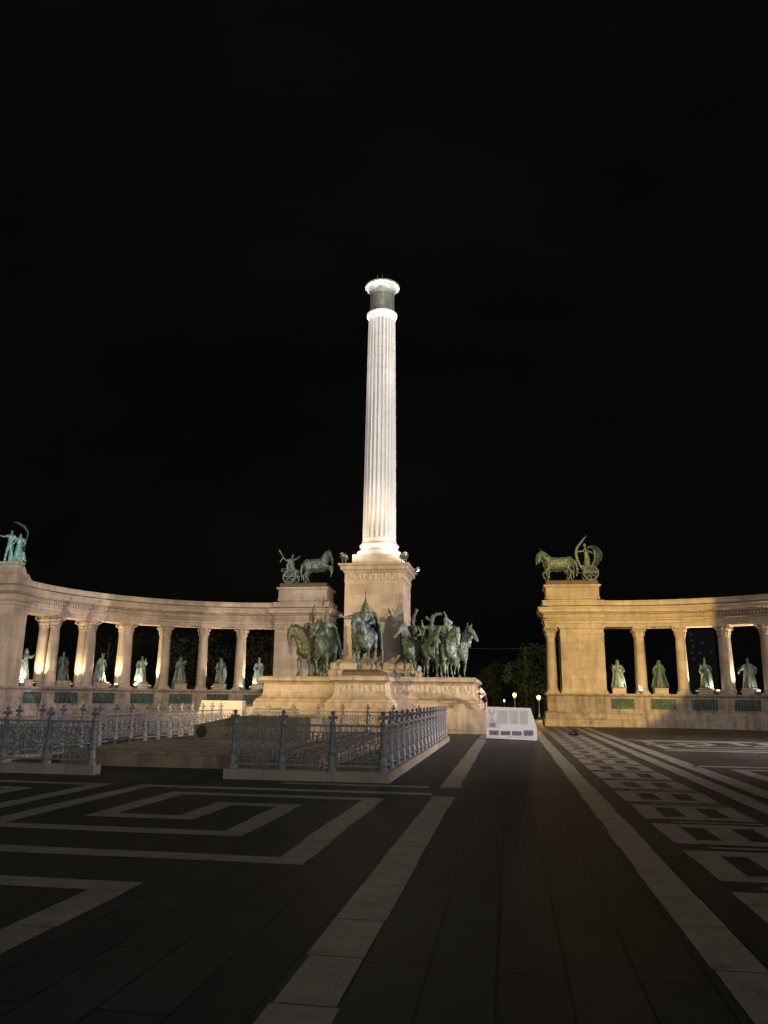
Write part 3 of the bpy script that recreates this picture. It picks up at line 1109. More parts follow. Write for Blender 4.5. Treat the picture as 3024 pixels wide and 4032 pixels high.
for C, R, lst in ((CL, RL, KL), (CR, RR, KR)):
    for th, kd, lab in lst:
        if lab is None: continue
        p = pol(C, R + 0.62, th)
        p.z = ZL
        t = thing('king_statue', lab, 'statue', p, -R_(th) + (0.15 if kd['seed'] % 2 else -0.1), 'bronze king statues between the columns', 1.2)
        mb = MB()
        mb.loft_rect(-0.36, 0.36, -0.32, 0.32, [(0.02, 0), (0.02, 0.06), (0, 0.08), (0, 0.26), (0.02, 0.28), (0.02, 0.32), (-0.02, 0.34)])
        mb.build('pedestal', LIME, t)
        f_ = link('figure', robed(kd), BRZ_G if kd['seed'] not in (2, 6, 9) else BRZ, t)
        f_.location = (0, 0, 0.33)
        for nm, me in extra(kd):
            e_ = link(nm, me, BRZ_G, f_, True)


# ------------------------------------------------------------------ horses and riders
def horse_mesh(neck='up', turn=0.0, lift=(), legs='stand', seed=0):
    """horse facing -Y, hooves at z=0, withers 1.5 m"""
    b = Blob()
    b.ell((0, -0.55, 1.12), 0.34, 0.40, 0.44)
    b.cap((0, -0.50, 1.13), 0.37, (0, 0.45, 1.16), 0.365)
    b.ell((0, 0.0, 1.0), 0.37, 0.62, 0.34)
    b.ell((0, 0.58, 1.18), 0.37, 0.41, 0.40)
    b.cap((0, -0.5, 1.35), 0.17, (0, 0.3, 1.40), 0.14)
    st, ct = math.sin(turn), math.cos(turn)
    if neck == 'up':
        pts = [(0, 1.28, 0.27), (0.28, 1.68, 0.20), (0.42, 1.98, 0.14)]
        head = [(0.44, 2.02, 0.135), (0.60, 1.84, 0.115), (0.78, 1.60, 0.085), (0.82, 1.54, 0.08)]
    elif neck == 'arch':
        pts = [(0, 1.30, 0.33), (0.22, 1.66, 0.29), (0.42, 1.80, 0.21)]
        head = [(0.50, 1.80, 0.15), (0.62, 1.58, 0.125), (0.62, 1.30, 0.09), (0.60, 1.24, 0.085)]
    elif neck == 'bow':
        pts = [(0, 1.28, 0.27), (0.34, 1.64, 0.21), (0.56, 1.80, 0.15)]
        head = [(0.60, 1.80, 0.135), (0.68, 1.60, 0.115), (0.70, 1.30, 0.085), (0.69, 1.24, 0.08)]
    else:
        pts = [(0, 1.28, 0.27), (0.36, 1.54, 0.21), (0.62, 1.52, 0.16)]
        head = [(0.66, 1.50, 0.135), (0.78, 1.26, 0.11), (0.84, 0.96, 0.085), (0.84, 0.90, 0.08)]
    W = lambda d, z, s=0.0: (d * st + s * ct, -0.62 - d * ct + s * st * -1, z)
    for (d0, z0, r0), (d1, z1, r1) in zip(pts[:-1], pts[1:]):
        b.cap(W(d0, z0), r0, W(d1, z1), r1)
    b.cap(W(*pts[-1][:2]), pts[-1][2], W(*head[0][:2]), head[0][2])
    for (d0, z0, r0), (d1, z1, r1) in zip(head[:-1], head[1:]):
        b.cap(W(d0, z0), r0, W(d1, z1), r1)
    d0, z0, _ = head[0]
    for s in (-1, 1):
        b.cap(W(d0 - 0.02, z0 + 0.10, s * 0.07), 0.045, W(d0 - 0.01, z0 + 0.27, s * 0.10), 0.012)
        b.ell(W(d0 + 0.10, z0 - 0.03, s * 0.09), 0.035, 0.035, 0.035)
    # mane
    rnd = random.Random(seed)
    for k in range(7):
        u = k / 6
        i = 0 if u < 0.5 else 1
        uu = u * 2 - i
        d = pts[i][0] + (pts[i + 1][0] - pts[i][0]) * uu - 0.10
        z = pts[i][1] + (pts[i + 1][1] - pts[i][1]) * uu + 0.10
        sd = 1 if seed % 2 else -1
        b.cap(W(d, z, 0), 0.10, W(d - 0.03, z - rnd.uniform(0.30, 0.5), sd * 0.24), 0.055)
        b.cap(W(d, z, 0), 0.09, W(d + 0.05, z - rnd.uniform(0.2, 0.35), -sd * 0.2), 0.05)
    b.cap(W(d0 + 0.02, z0 + 0.1, 0), 0.05, W(d0 + 0.12, z0 - 0.05, 0.03), 0.03)
    # tail
    b.chain(((0, 0.88, 1.34), 0.08), ((0.03, 1.06, 1.15), 0.10), ((0.05, 1.12, 0.7), 0.10), ((0.04, 1.08, 0.25), 0.04))
    # legs
    for s in (-1, 1):
        x = s * 0.19
        key = 'f' + ('l' if s < 0 else 'r')
        if key in lift:
            b.chain(((x, -0.58, 1.0), 0.17), ((x, -0.72, 0.72), 0.10), ((x * 1.05, -0.92, 0.62), 0.082), ((x, -0.86, 0.34), 0.055), ((x, -0.76, 0.24), 0.06), ((x, -0.72, 0.16), 0.07))
        elif legs == 'rear':
            b.chain(((x, -0.60, 1.0), 0.17), ((x, -0.92, 0.92), 0.10), ((x * 1.1, -1.18, 0.86 + 0.12 * s), 0.08), ((x, -1.22, 0.58 + 0.12 * s), 0.055), ((x, -1.14, 0.46 + 0.12 * s), 0.065))
        else:
            dy = 0.10 * s * (1 if seed % 2 else -1)
            b.chain(((x, -0.58, 1.0), 0.17), ((x, -0.60, 0.72), 0.10), ((x, -0.62 + dy * 0.6, 0.50), 0.078), ((x, -0.60 + dy, 0.18), 0.050), ((x, -0.64 + dy, 0.10), 0.06), ((x, -0.68 + dy, 0.04), 0.078))
        key = 'h' + ('l' if s < 0 else 'r')
        dy = -0.14 * s * (1 if seed % 2 else -1)
        b.chain(((x, 0.62, 1.10), 0.24), ((x * 1.1, 0.50, 0.84), 0.15), ((x, 0.80 + dy * .5, 0.52), 0.075), ((x, 0.74 + dy, 0.17), 0.052), ((x, 0.70 + dy, 0.10), 0.06), ((x, 0.66 + dy, 0.04), 0.08))
    return b.bake('horse', 0.036, 0.030, (5, 5, 5), 2)


def rider_mesh(k):
    b = Blob()
    lean = k.get('lean', 0.0)
    P = lambda x, y, z: (x, y - lean * (z - 1.45), z)
    b.cap(P(-0.1, 0.05, 1.50), 0.15, P(0.1, 0.05, 1.50), 0.15)
    b.chain((P(0, 0.04, 1.55), 0.18), (P(0, 0.0, 1.78), 0.17), (P(0, -0.01, 1.98), 0.19))
    b.cap(P(-0.20, 0, 2.02), 0.12, P(0.20, 0, 2.02), 0.12)
    b.cap(P(0, 0, 2.05), 0.08, P(0, -0.02, 2.2), 0.075)
    b.ell(P(0, -0.04, 2.27), 0.095, 0.115, 0.13)
    b.cap(P(0, -0.15, 2.26), 0.022, P(0, -0.165, 2.22), 0.025)
    b.ell(P(0, -0.12, 2.14), 0.07, 0.06, 0.10)
    for s in (-1, 1):
        b.chain(((s * 0.14, 0.02, 1.46), 0.15), ((s * 0.38, -0.22, 1.22), 0.12), ((s * 0.40, -0.10, 0.80), 0.08), ((s * 0.40, -0.12, 0.72), 0.07), ((s * 0.40, -0.30, 0.68), 0.05))
        el, ha = k.get('armL' if s < 0 else 'armR', (P(s * 0.33, -0.02, 1.75), P(s * 0.16, -0.32, 1.65)))
        b.chain((P(s * 0.22, 0, 2.02), 0.10), (el, 0.085), (ha, 0.06))
        b.ell(ha, 0.06, 0.06, 0.06)
    return b.bake('rider', 0.032, 0.028, (8, 8, 3), 2)


def helmet_mesh(kind, lean=0.0):
    b = Blob()
    dy = -lean * 0.8
    h = Vector((0, -0.04 + dy, 2.32))
    b.ell(h, 0.12, 0.135, 0.10)
    b.cap(h + Vector((0, 0, 0.03)), 0.11, h + Vector((0, 0, 0.24)), 0.03)
    if kind == 'spike':
        b.chain((h + Vector((0, 0, 0.22)), 0.035), (h + Vector((0, 0, 0.42)), 0.028), (h + Vector((0.0, 0, 0.50)), 0.04), (h + Vector((0.01, 0, 0.68)), 0.012))
        for s in (-1, 1):
            b.cap(h + Vector((s * 0.1, 0.02, 0)), 0.05, h + Vector((s * 0.15, 0.06, -0.25)), 0.07)
    elif kind == 'plume':
        b.chain((h + Vector((0.02, 0, 0.2)), 0.04), (h + Vector((0.08, 0, 0.4)), 0.055), (h + Vector((0.12, 0, 0.62)), 0.015))
    elif kind == 'twin':
        b.chain((h + Vector((0.02, 0, 0.15)), 0.06), (h + Vector((0.12, 0, 0.34)), 0.07), (h + Vector((0.10, 0, 0.5)), 0.03))
        b.chain((h + Vector((0.1, 0, 0.3)), 0.06), (h + Vector((0.2, 0, 0.45)), 0.03))
    elif kind == 'wing':
        b.chain((h + Vector((0.05, 0, 0.12)), 0.05), (h + Vector((0.18, 0.0, 0.26)), 0.08), (h + Vector((0.36, 0.0, 0.27)), 0.075), (h + Vector((0.42, 0, 0.2)), 0.03))
        b.chain((h + Vector((-0.12, 0, 0.0)), 0.05), (h + Vector((-0.24, -0.03, 0.12)), 0.06))
    elif kind == 'crest':
        b.chain((h + Vector((-0.02, 0, 0.2)), 0.04), (h + Vector((-0.08, 0, 0.34)), 0.03))
        b.chain((h + Vector((0.1, 0.02, 0.0)), 0.06), (h + Vector((0.22, 0.05, -0.1)), 0.09), (h + Vector((0.1, 0.06, -0.25)), 0.08))
    return b.bake('helmet', 0.028, 0.01, (8, 8, 8), 1)


def cloak_mesh(w0=0.26, w1=0.55, zb=0.75, back=0.55, seed=0, side=0.0):
    b = Blob()
    rnd = random.Random(seed)
    for i in range(13):
        t = -0.15 + (PI + 0.3) * (i / 12)
        j = rnd.uniform(-0.05, 0.05)
        top = (w0 * math.cos(t), 0.02 + 0.14 * math.sin(t), 2.05)
        mid = ((w0 + w1) * 0.56 * math.cos(t) + side * 0.4, 0.05 + 0.32 * math.sin(t), 1.55)
        bot = (w1 * math.cos(t) + side + j, 0.12 + back * math.sin(t), zb + rnd.uniform(-0.08, 0.08) + 0.25 * max(0, math.sin(t)))
        b.chain((top, 0.07), (mid, 0.075), (bot, 0.06))
    return b.bake('cloak', 0.034, 0.03, (7, 7, 2), 1)


def pole_mesh(p0, p1, r0=0.03, r1=0.02, head=None):
    mb = MB()
    p0, p1 = Vector(p0), Vector(p1)
    if head == 'spear':
        d = (p1 - p0).normalized()
        mb.tube([p0, p1, p1 + d * 0.05, p1 + d * 0.18, p1 + d * 0.4], [r0, r1, 0.035, 0.06, 0.006], 6)
    elif head == 'mace':
        d = (p1 - p0).normalized()
        mb.tube([p0, p1, p1 + d * 0.03, p1 + d * 0.09, p1 + d * 0.15, p1 + d * 0.17], [r0, r1, 0.07, 0.1, 0.07, 0.02], 8)
    else:
        mb.tube([p0, p1], [r0, r1], 6)
    return mb.mesh('weapon')


def equestrian(px, Y, z, yaw, lab, neck, turn, lift, hel, mat_h, mat_r, seed, rider=True, cloak=None, rk=None, weapons=(), scale=1.34):
    p = at(px, 2600, Y)
    t = thing('equestrian_statue' if rider else 'horse_statue', lab, 'statue', (p.x, Y, z), yaw, 'bronze horsemen on the column plinth', scale)
    h = link('horse', horse_mesh(neck, turn, lift, 'stand', seed), mat_h, t)
    # harness straps
    mb = MB()
    pts = [(0.345 * math.cos(a), -0.62 - 0.25 * abs(math.sin(a)) * 0, 1.12 + 0.41 * math.sin(a)) for a in [2 * PI * i / 20 for i in range(20)]]
    mb.tube([(x, -0.36, z_) for x, _, z_ in pts], 0.025, 5, True)
    mb.build('harness', mat_r, h, True)
    if rider:
        rk = rk or {}
        r = link('rider', rider_mesh(rk), mat_r, t)
        if hel: link('helmet', helmet_mesh(hel, rk.get('lean', 0)), mat_r, r)
        if cloak: link('cloak', cloak_mesh(**cloak), rk.get('cloakmat', mat_r), r)
        for nm, args in weapons:
            link(nm, pole_mesh(*args), mat_r, r, True)
    return t


BACK = 42.55
equestrian(1222, BACK + 0.15, PT, R_(-8), 'yellowish capped bronze rider on a shaggy horse hanging its head, leftmost of the horsemen', 'arch', -0.95, (), 'plume', BRZ_Y, BRZ_Y, 1,
           scale=1.42, cloak=dict(w1=0.6, seed=1, zb=0.9), rk=dict(lean=-0.05), weapons=[('banner_pole', ((0.3, -0.1, 1.3), (0.42, 0.1, 2.75), 0.03, 0.02, 'spear'))])
equestrian(1284, BACK - 0.05, PT, R_(2), 'bronze rider with a feathered helmet on a stepping horse, just left of the leading horseman', 'up', -0.25, ('fl',), 'plume', BRZ, BRZ, 2,
           scale=1.42, cloak=dict(w1=0.5, seed=2, zb=0.8, side=0.1), rk=dict(armR=((0.42, -0.1, 1.85), (0.36, -0.35, 1.95))))
equestrian(1262, BACK + 2.6, PT, R_(4), 'dark bronze rider half hidden behind the left horsemen beside the pedestal', 'up', 0.1, (), 'spike', BRZ, BRZ, 3,
           cloak=dict(w1=0.55, seed=3))
equestrian(1436, 40.35, 3.10, R_(5), 'leading bronze horseman in spiked helmet and long cloak holding out a mace before the pedestal', 'bow', -0.45, ('fr',), 'spike', BRZ, BRZ, 4,
           scale=1.44, cloak=dict(w0=0.34, w1=0.56, zb=0.35, back=0.5, seed=4, side=0.12), rk=dict(armL=((-0.42, -0.12, 1.93), (-0.72, -0.3, 1.86))), weapons=[('mace', ((-0.60, -0.3, 1.84), (-0.80, -0.36, 1.9), 0.03, 0.03, 'mace'))])
equestrian(1632, BACK + 0.1, PT, R_(-12), 'bronze rider with a long spear and twin-plumed helmet, just right of the pedestal', 'up', -0.5, (), 'twin', BRZ, BRZ_Y, 5,
           cloak=dict(w0=0.32, w1=0.5, zb=1.35, back=0.4, seed=5), rk=dict(lean=0.12, armL=((-0.38, -0.15, 1.8), (-0.5, -0.3, 1.65))), weapons=[('spear', ((-0.34, -0.3, 1.35), (-0.95, -0.2, 2.55), 0.035, 0.025, 'spear'))])
equestrian(1702, BACK + 0.0, PT, R_(6), 'bronze rider in a winged helmet on a lowered-head horse, among the right horsemen', 'hang', 0.2, ('fl',), 'wing', BRZ, BRZ, 6,
           cloak=dict(w1=0.5, seed=6, zb=0.9), rk=dict(lean=0.05, armL=((-0.4, -0.05, 2.0), (-0.42, -0.15, 2.3))))
equestrian(1756, BACK - 0.1, PT, R_(16), 'bronze rider with a crested helmet on a pale lit horse, rightmost of the riders', 'bow', 0.35, ('fr',), 'crest', BRZ_G, BRZ_G, 7,
           cloak=dict(w1=0.42, seed=7, zb=0.9, side=-0.35), rk=dict(cloakmat=BRZ, armR=((0.42, -0.15, 1.9), (0.5, -0.4, 1.75))), weapons=[('horn', ((0.4, -0.45, 1.6), (0.7, -0.5, 1.85), 0.05, 0.02))])
equestrian(1790, BACK + 0.2, PT, R_(32), 'bronze horse without a rider pricking its ears, rightmost on the plinth', 'up', 0.45, (), None, BRZ_G, BRZ, 9, rider=False, scale=1.27)


# ------------------------------------------------------------------ chariots on the piers
def wheel(parent, x, y, r, m_):
    mb = MB()
    mb.tube([(x + r * math.cos(a), y, r + r * math.sin(a)) for a in [2 * PI * i / 24 for i in range(24)]], 0.05, 6, True)
    for i in range(8):
        a = 2 * PI * i / 8
        mb.tube([(x, y, r), (x + r * math.cos(a), y, r + r * math.sin(a))], 0.025, 5)
    mb.tube([(x, y - 0.06, r), (x, y + 0.06, r)], 0.09, 8)
    return mb.build('wheel', m_, parent, True)


def chariot(loc, scale, flip, lab, mode):
    """chariot driven towards +X (flip: towards -X); origin under its middle"""
    t = thing('chariot_statue', lab, 'statue', loc, PI if flip else 0, 'bronze chariots on the colonnade piers', scale)
    n_h = 2
    for i in range(n_h):
        if mode == 'war':
            me = horse_mesh('arch', -0.25 * (1 - 2 * i), (), 'rear', 20 + i)
        else:
            me = horse_mesh('bow', 0.1 * (1 - 2 * i), ('fl' if i == 0 else 'fr',), 'stand', 22 + i)
        h = link('horse', me, BRZ_G, t)
        if mode == 'war':
            h.rotation_euler = (R_(-4), 0, PI / 2)
            h.scale = (1.3, 1.02, 1.10)
            h.location = (0.80 - 0.22 * i, (-0.42 if i == 0 else 0.42), 0.12)
        else:
            h.rotation_euler = (0, 0, PI / 2)
            h.location = (0.85 - 0.12 * i, (-0.42 if i == 0 else 0.42), 0.02)
    sg = -1
    for s in (-1, 1):
        wheel(t, -1.25, s * 0.52, 0.46, BRZ_G)
    b = Blob()
    b.cap((-1.7, -0.3, 0.55), 0.07, (-0.85, -0.3, 0.5), 0.07)
    b.cap((-1.7, 0.3, 0.55), 0.07, (-0.85, 0.3, 0.5), 0.07)
    for yy in (-0.3, -0.15, 0, 0.15, 0.3):
        b.chain(((-1.6, yy, 0.52), 0.06), ((-0.85, yy, 0.52), 0.07), ((-0.68, yy, 0.98), 0.06))
    for s in (-1, 1):
        b.chain(((-0.7, s * 0.32, 0.98), 0.05), ((-1.2, s * 0.36, 0.9), 0.05), ((-1.75, s * 0.34, 0.62), 0.05))
        b.chain(((-0.95, s * 0.34, 0.55), 0.1), ((-0.8, s * 0.34, 0.85), 0.09))
    b.chain(((-0.8, 0, 0.5), 0.05), ((0.6, 0, 0.95), 0.045))
    link('chariot', b.bake('chariot', 0.035, 0.02), BRZ_G, t)
    if mode == 'war':
        mb = MB()
        for zz in (0.95, 1.12):
            mb.tube([(-1.9, -0.3, zz - 0.05), (-1.0, -0.3, zz + 0.06)], 0.028)
        mb.tube([(-1.9, -0.3, 0.9), (-1.9, -0.3, 1.07)], 0.028)
        mb.build('rail', BRZ_G, t)
    # driver
    b = Blob()
    if mode == 'war':
        b.chain(((-1.25, 0.1, 0.55), 0.1), ((-1.15, 0.08, 0.95), 0.11), ((-1.18, 0.0, 1.3), 0.15), ((-1.3, 0, 1.7), 0.18))
        b.chain(((-1.0, -0.1, 0.55), 0.1), ((-0.92, -0.1, 0.98), 0.11), ((-1.15, 0.0, 1.3), 0.15))
        b.cap((-1.3, -0.16, 1.8), 0.1, (-1.3, 0.16, 1.8), 0.1)
        b.cap((-1.3, 0, 1.85), 0.07, (-1.2, 0, 2.05), 0.07)
        b.ell((-1.17, 0, 2.12), 0.11, 0.1, 0.13)
        b.chain(((-1.32, -0.2, 1.82), 0.09), ((-1.62, -0.25, 1.72), 0.075), ((-1.85, -0.25, 1.98), 0.06))
        b.chain(((-1.25, 0.2, 1.82), 0.09), ((-0.98, 0.25, 1.9), 0.075), ((-0.68, 0.25, 2.14), 0.06))
        b.cap((-1.22, 0, 1.0), 0.2, (-1.22, 0, 1.5), 0.2)
        b.ell((-1.3, 0, 1.7), 0.24, 0.24, 0.26)
        for yy in (-0.2, 0, 0.2): b.chain(((-1.4, yy, 1.75), 0.09), ((-1.52, yy, 1.3), 0.10), ((-1.5, yy, 0.8), 0.09))
        d = link('driver', b.bake('driver', 0.032, 0.02, (8, 8, 3)), BRZ_G, t)
        b = Blob()
        b.chain(((-2.06, -0.25, 1.62), 0.05), ((-1.85, -0.25, 1.98), 0.05), ((-1.98, -0.25, 2.24), 0.05), ((-2.18, -0.25, 2.48), 0.09), ((-2.05, -0.25, 2.42), 0.05))
        link('whip', b.bake('whip', 0.03), BRZ_G, d)
    else:
        for i in range(11):
            a = 2 * PI * i / 11
            b.cap((-1.1 + 0.1 * math.cos(a), 0.1 * math.sin(a), 1.5), 0.08, (-1.05 + 0.28 * math.cos(a), 0.25 * math.sin(a), 0.55), 0.07)
        b.chain(((-1.1, 0, 1.4), 0.17), ((-1.08, 0, 1.75), 0.16), ((-1.05, 0, 2.0), 0.18))
        b.cap((-1.05, -0.16, 2.08), 0.09, (-1.05, 0.16, 2.08), 0.09)
        b.cap((-1.05, 0, 2.1), 0.07, (-0.98, 0, 2.3), 0.07)
        b.ell((-0.96, 0, 2.4), 0.11, 0.1, 0.14)
        b.chain(((-1.0, 0.2, 2.08), 0.09), ((-0.8, 0.3, 1.95), 0.08), ((-0.45, 0.3, 1.92), 0.06))
        b.chain(((-1.1, -0.2, 2.08), 0.09), ((-1.45, -0.3, 1.95), 0.08), ((-1.6, -0.3, 1.8), 0.06))
        d = link('driver', b.bake('driver', 0.032, 0.025, (8, 8, 2)), BRZ_G, t)
        # palm branch: long curved leaf
        mb = MB()
        pts, rr = [], []
        for k in range(15):
            u = k / 14
            pts.append((-0.72 + 0.34 * math.sin(u * PI * 1.05) * 1.0 - 0.55 * max(0, u - 0.6) ** 1.0 * 1.6, 0.3, 0.75 + 2.25 * u))
            rr.append(0.02 + 0.085 * math.sin(PI * min(1, u * 0.9 + 0.1)) ** 0.7)
        mb.tube(pts, rr, 6)
        mb.v = [(x, 0.3 + (y - 0.3) * 0.45, z) for x, y, z in mb.v]
        mb.build('palm_branch', BRZ_G, d, True)
        # billowing cloak
        b = Blob()
        for i in range(11):
            u = i / 10
            yy = -0.05 + 0.45 * u
            k_ = 1 - 0.5 * u
            b.chain(((-1.12, yy, 2.15), 0.07), ((-1.12 - 0.33 * k_, yy, 2.38 - 0.15 * u), 0.08), ((-1.12 - 0.72 * k_, yy, 2.18 - 0.1 * u), 0.09), ((-1.12 - 0.92 * k_, yy, 1.75), 0.10), ((-1.12 - 0.80 * k_, yy, 1.35), 0.09), ((-1.12 - 0.5 * k_, yy, 0.95), 0.07))
        link('cloak', b.bake('cloak', 0.034, 0.03, (5, 5, 3)), BRZ, d)
    return t


chariot((-14.5, 54.9, 9.84), 1.0, False, 'green bronze chariot with galloping horses and a driver swinging a whip, on the left pier', 'war')
chariot((4.55, 55.2, 9.84), 1.07, True, 'green bronze chariot with walking horses and a palm-bearing figure on the yellow pier', 'peace')

# figures with a scythe on the outer left pier
t = thing('worker_statue', 'blue-green bronze pair of figures with a scythe on the far left pier', 'statue', (-29.0, 41.42, 9.36), R_(32), None, 0.97)
for i, (dx, hgt, pose) in enumerate(((-0.38, 1.98, 0), (0.14, 1.8, 1))):
    b = Blob()
    k = hgt / 1.8
    if pose == 0:
        b.chain(((dx - 0.2, 0.1, 0.05), 0.07), ((dx - 0.14, -0.02, 0.5 * k), 0.09), ((dx - 0.06, 0, 0.95 * k), 0.13))
        b.chain(((dx + 0.25, -0.1, 0.05), 0.07), ((dx + 0.14, -0.12, 0.5 * k), 0.09), ((dx + 0.06, 0, 0.95 * k), 0.13))
    else:
        for j in range(9):
            a = 2 * PI * j / 9
            b.cap((dx + 0.12 * math.cos(a), 0.1 * math.sin(a), 0.95 * k), 0.08, (dx + 0.27 * math.cos(a), 0.22 * math.sin(a), 0.06), 0.06)
        b.chain(((dx + 0.3, 0, 0.6), 0.1), ((dx + 0.45, 0, 0.1), 0.07))
    b.chain(((dx, 0, 0.9 * k), 0.19), ((dx + 0.02, 0, 1.2 * k), 0.18), ((dx + 0.02, 0, 1.42 * k), 0.20))
    b.cap((dx + 0.1, 0.12, 1.3 * k), 0.12, (dx + 0.12, 0.2, 0.1), 0.16)
    b.cap((dx - 0.17, 0, 1.47 * k), 0.085, (dx + 0.19, 0, 1.47 * k), 0.085)
    b.cap((dx + 0.02, 0, 1.5 * k), 0.065, (dx + 0.03, -0.03, 1.63 * k), 0.06)
    b.ell((dx + 0.03, -0.03, 1.7 * k), 0.085, 0.1, 0.12)
    b.chain(((dx - 0.2, 0, 1.47 * k), 0.08), ((dx - 0.36, -0.08, 1.38 * k), 0.065), ((dx - 0.6, -0.1, 1.42 * k), 0.05))
    b.chain(((dx + 0.22, 0, 1.47 * k), 0.08), ((dx + 0.34, -0.08, 1.2 * k), 0.065), ((dx + 0.2, -0.2, 1.0 * k), 0.05))
    link('figure', b.bake('figure', 0.03, 0.02, (8, 8, 3)), BRZ_B, t)
mb = MB()
mb.tube([(0.4, 0.1, 0.5), (0.55, 0.1, 1.75), (0.52, 0.1, 2.0), (0.3, 0.1, 2.3), (-0.1, 0.1, 2.5), (-0.3, 0.1, 2.52)], [0.035, 0.035, 0.07, 0.09, 0.07, 0.015], 6)
mb.build('scythe', BRZ_REL, t, True)

# ------------------------------------------------------------------ memorial stone inside the railings
ms = thing('memorial_stone', 'low dark brown memorial block with a carved inscription inside the iron railings', 'memorial', (-7.97, 24, 0))
mb = MB()
mb.loft_rect(-3.1, 3.5, -5.4, 6.0, [(0, 0), (0, 0.28), (-0.08, 0.30), (-0.08, 0.36), (-0.45, 0.40)])
mb.build('step', MEMST, ms)
mb = MB()
vs = []
prof = [(-1.88, 0.32), (1.9, 0.32), (1.9, 1.07), (-0.55, 1.09), (-1.88, 0.80)]
for yy in (0.0, 1.5):
    vs += [(x, yy, z) for x, z in prof]
n = len(prof)
mb.add(vs, [tuple(range(n)), tuple(reversed(range(n, 2 * n)))] + [(i, (i + 1) % n, n + (i + 1) % n, n + i) for i in range(n)])
mb.box(-1.88, 1.9, -0.32, 0.0, 0.32, 0.42)
mb.build('block', MEMST, ms)
cu = bpy.data.curves.new('inscription', 'FONT')
cu.body = 'HŐSEINK EMLÉKÉRE'
cu.size = 0.255
cu.extrude = 0.012
cu.space_character = 1.1
tmp = bpy.data.objects.new('t', cu)
COL.objects.link(tmp)
dg = bpy.context.evaluated_depsgraph_get()
me = bpy.data.meshes.new_from_object(tmp.evaluated_get(dg))
bpy.data.objects.remove(tmp)
o = link('inscription', me, MEMLET, ms)
o.location = (-1.36, -0.014, 0.58)
o.rotation_euler = (PI / 2, 0, 0)
b = Blob()
for i in range(14):
    a = 2 * PI * i / 14
    a2 = 2 * PI * (i + 1) / 14
    b.cap((0.12 * math.cos(a), 0, 0.14 * math.sin(a)), 0.065, (0.04 * math.cos(a2 * 2), 0, 0.05 * math.sin(a2)), 0.05)
o = link('wreath', b.bake('wreath', 0.02, 0.03, (20, 20, 20), 1), plain('wreath_bronze', (0.05, 0.042, 0.026), 0.6, 0.2), ms)
o.location = (-1.62, -0.01, 0.62)
o.scale = (1.0, 0.5, 0.9)

# ------------------------------------------------------------------ kerb and iron railings
KX0, KX1, KY0, KY1 = -12.35, -2.62, 16.55, 32.9
GX0, GX1 = -8.98, -6.02
mb = MB()
kw = 0.16
mb.box(KX0 - kw, GX0, KY0 - kw, KY0 + kw, 0, 0.205)
mb.box(GX1, KX1 + kw, KY0 - kw, KY0 + kw, 0, 0.205)
mb.box(KX0 - kw, KX0 + kw, KY0 + kw, KY1 - kw, 0, 0.203)
mb.box(KX1 - kw, KX1 + kw, KY0 + kw, KY1 - kw, 0, 0.203)
mb.box(KX0 - kw, KX1 + kw, KY1 - kw, KY1 + kw, 0, 0.205)
o = mb.build('stone_kerb', KERB)
tag(o, 'low stone kerb running round the memorial under the railings, open at the front', 'kerb')


def post_mesh():
    mb = MB()
    prof = [(0.10, 0.2), (0.10, 0.27), (0.085, 0.29), (0.092, 0.35), (0.078, 0.43), (0.06, 0.52), (0.078, 0.55), (0.078, 0.585), (0.055, 0.62), (0.043, 0.95), (0.055, 0.98), (0.043, 1.0), (0.043, 1.10), (0.066, 1.15), (0.06, 1.19), (0.034, 1.22), (0.034, 1.35)]
    mb.lathe(prof, n=10)
    mb.lathe([(0.01, 1.34), (0.045, 1.355), (0.052, 1.385), (0.036, 1.41), (0.008, 1.43)], n=10)
    # cross arms
    for ax in ((1, 0), (0, 1)):
        mb.tube([(-0.095 * ax[0], -0.095 * ax[1], 1.285), (-0.05 * ax[0], -0.05 * ax[1], 1.285), (0.05 * ax[0], 0.05 * ax[1], 1.285), (0.095 * ax[0], 0.095 * ax[1], 1.285)], [0.042, 0.026, 0.026, 0.042], 6)
    return mb.mesh('post')


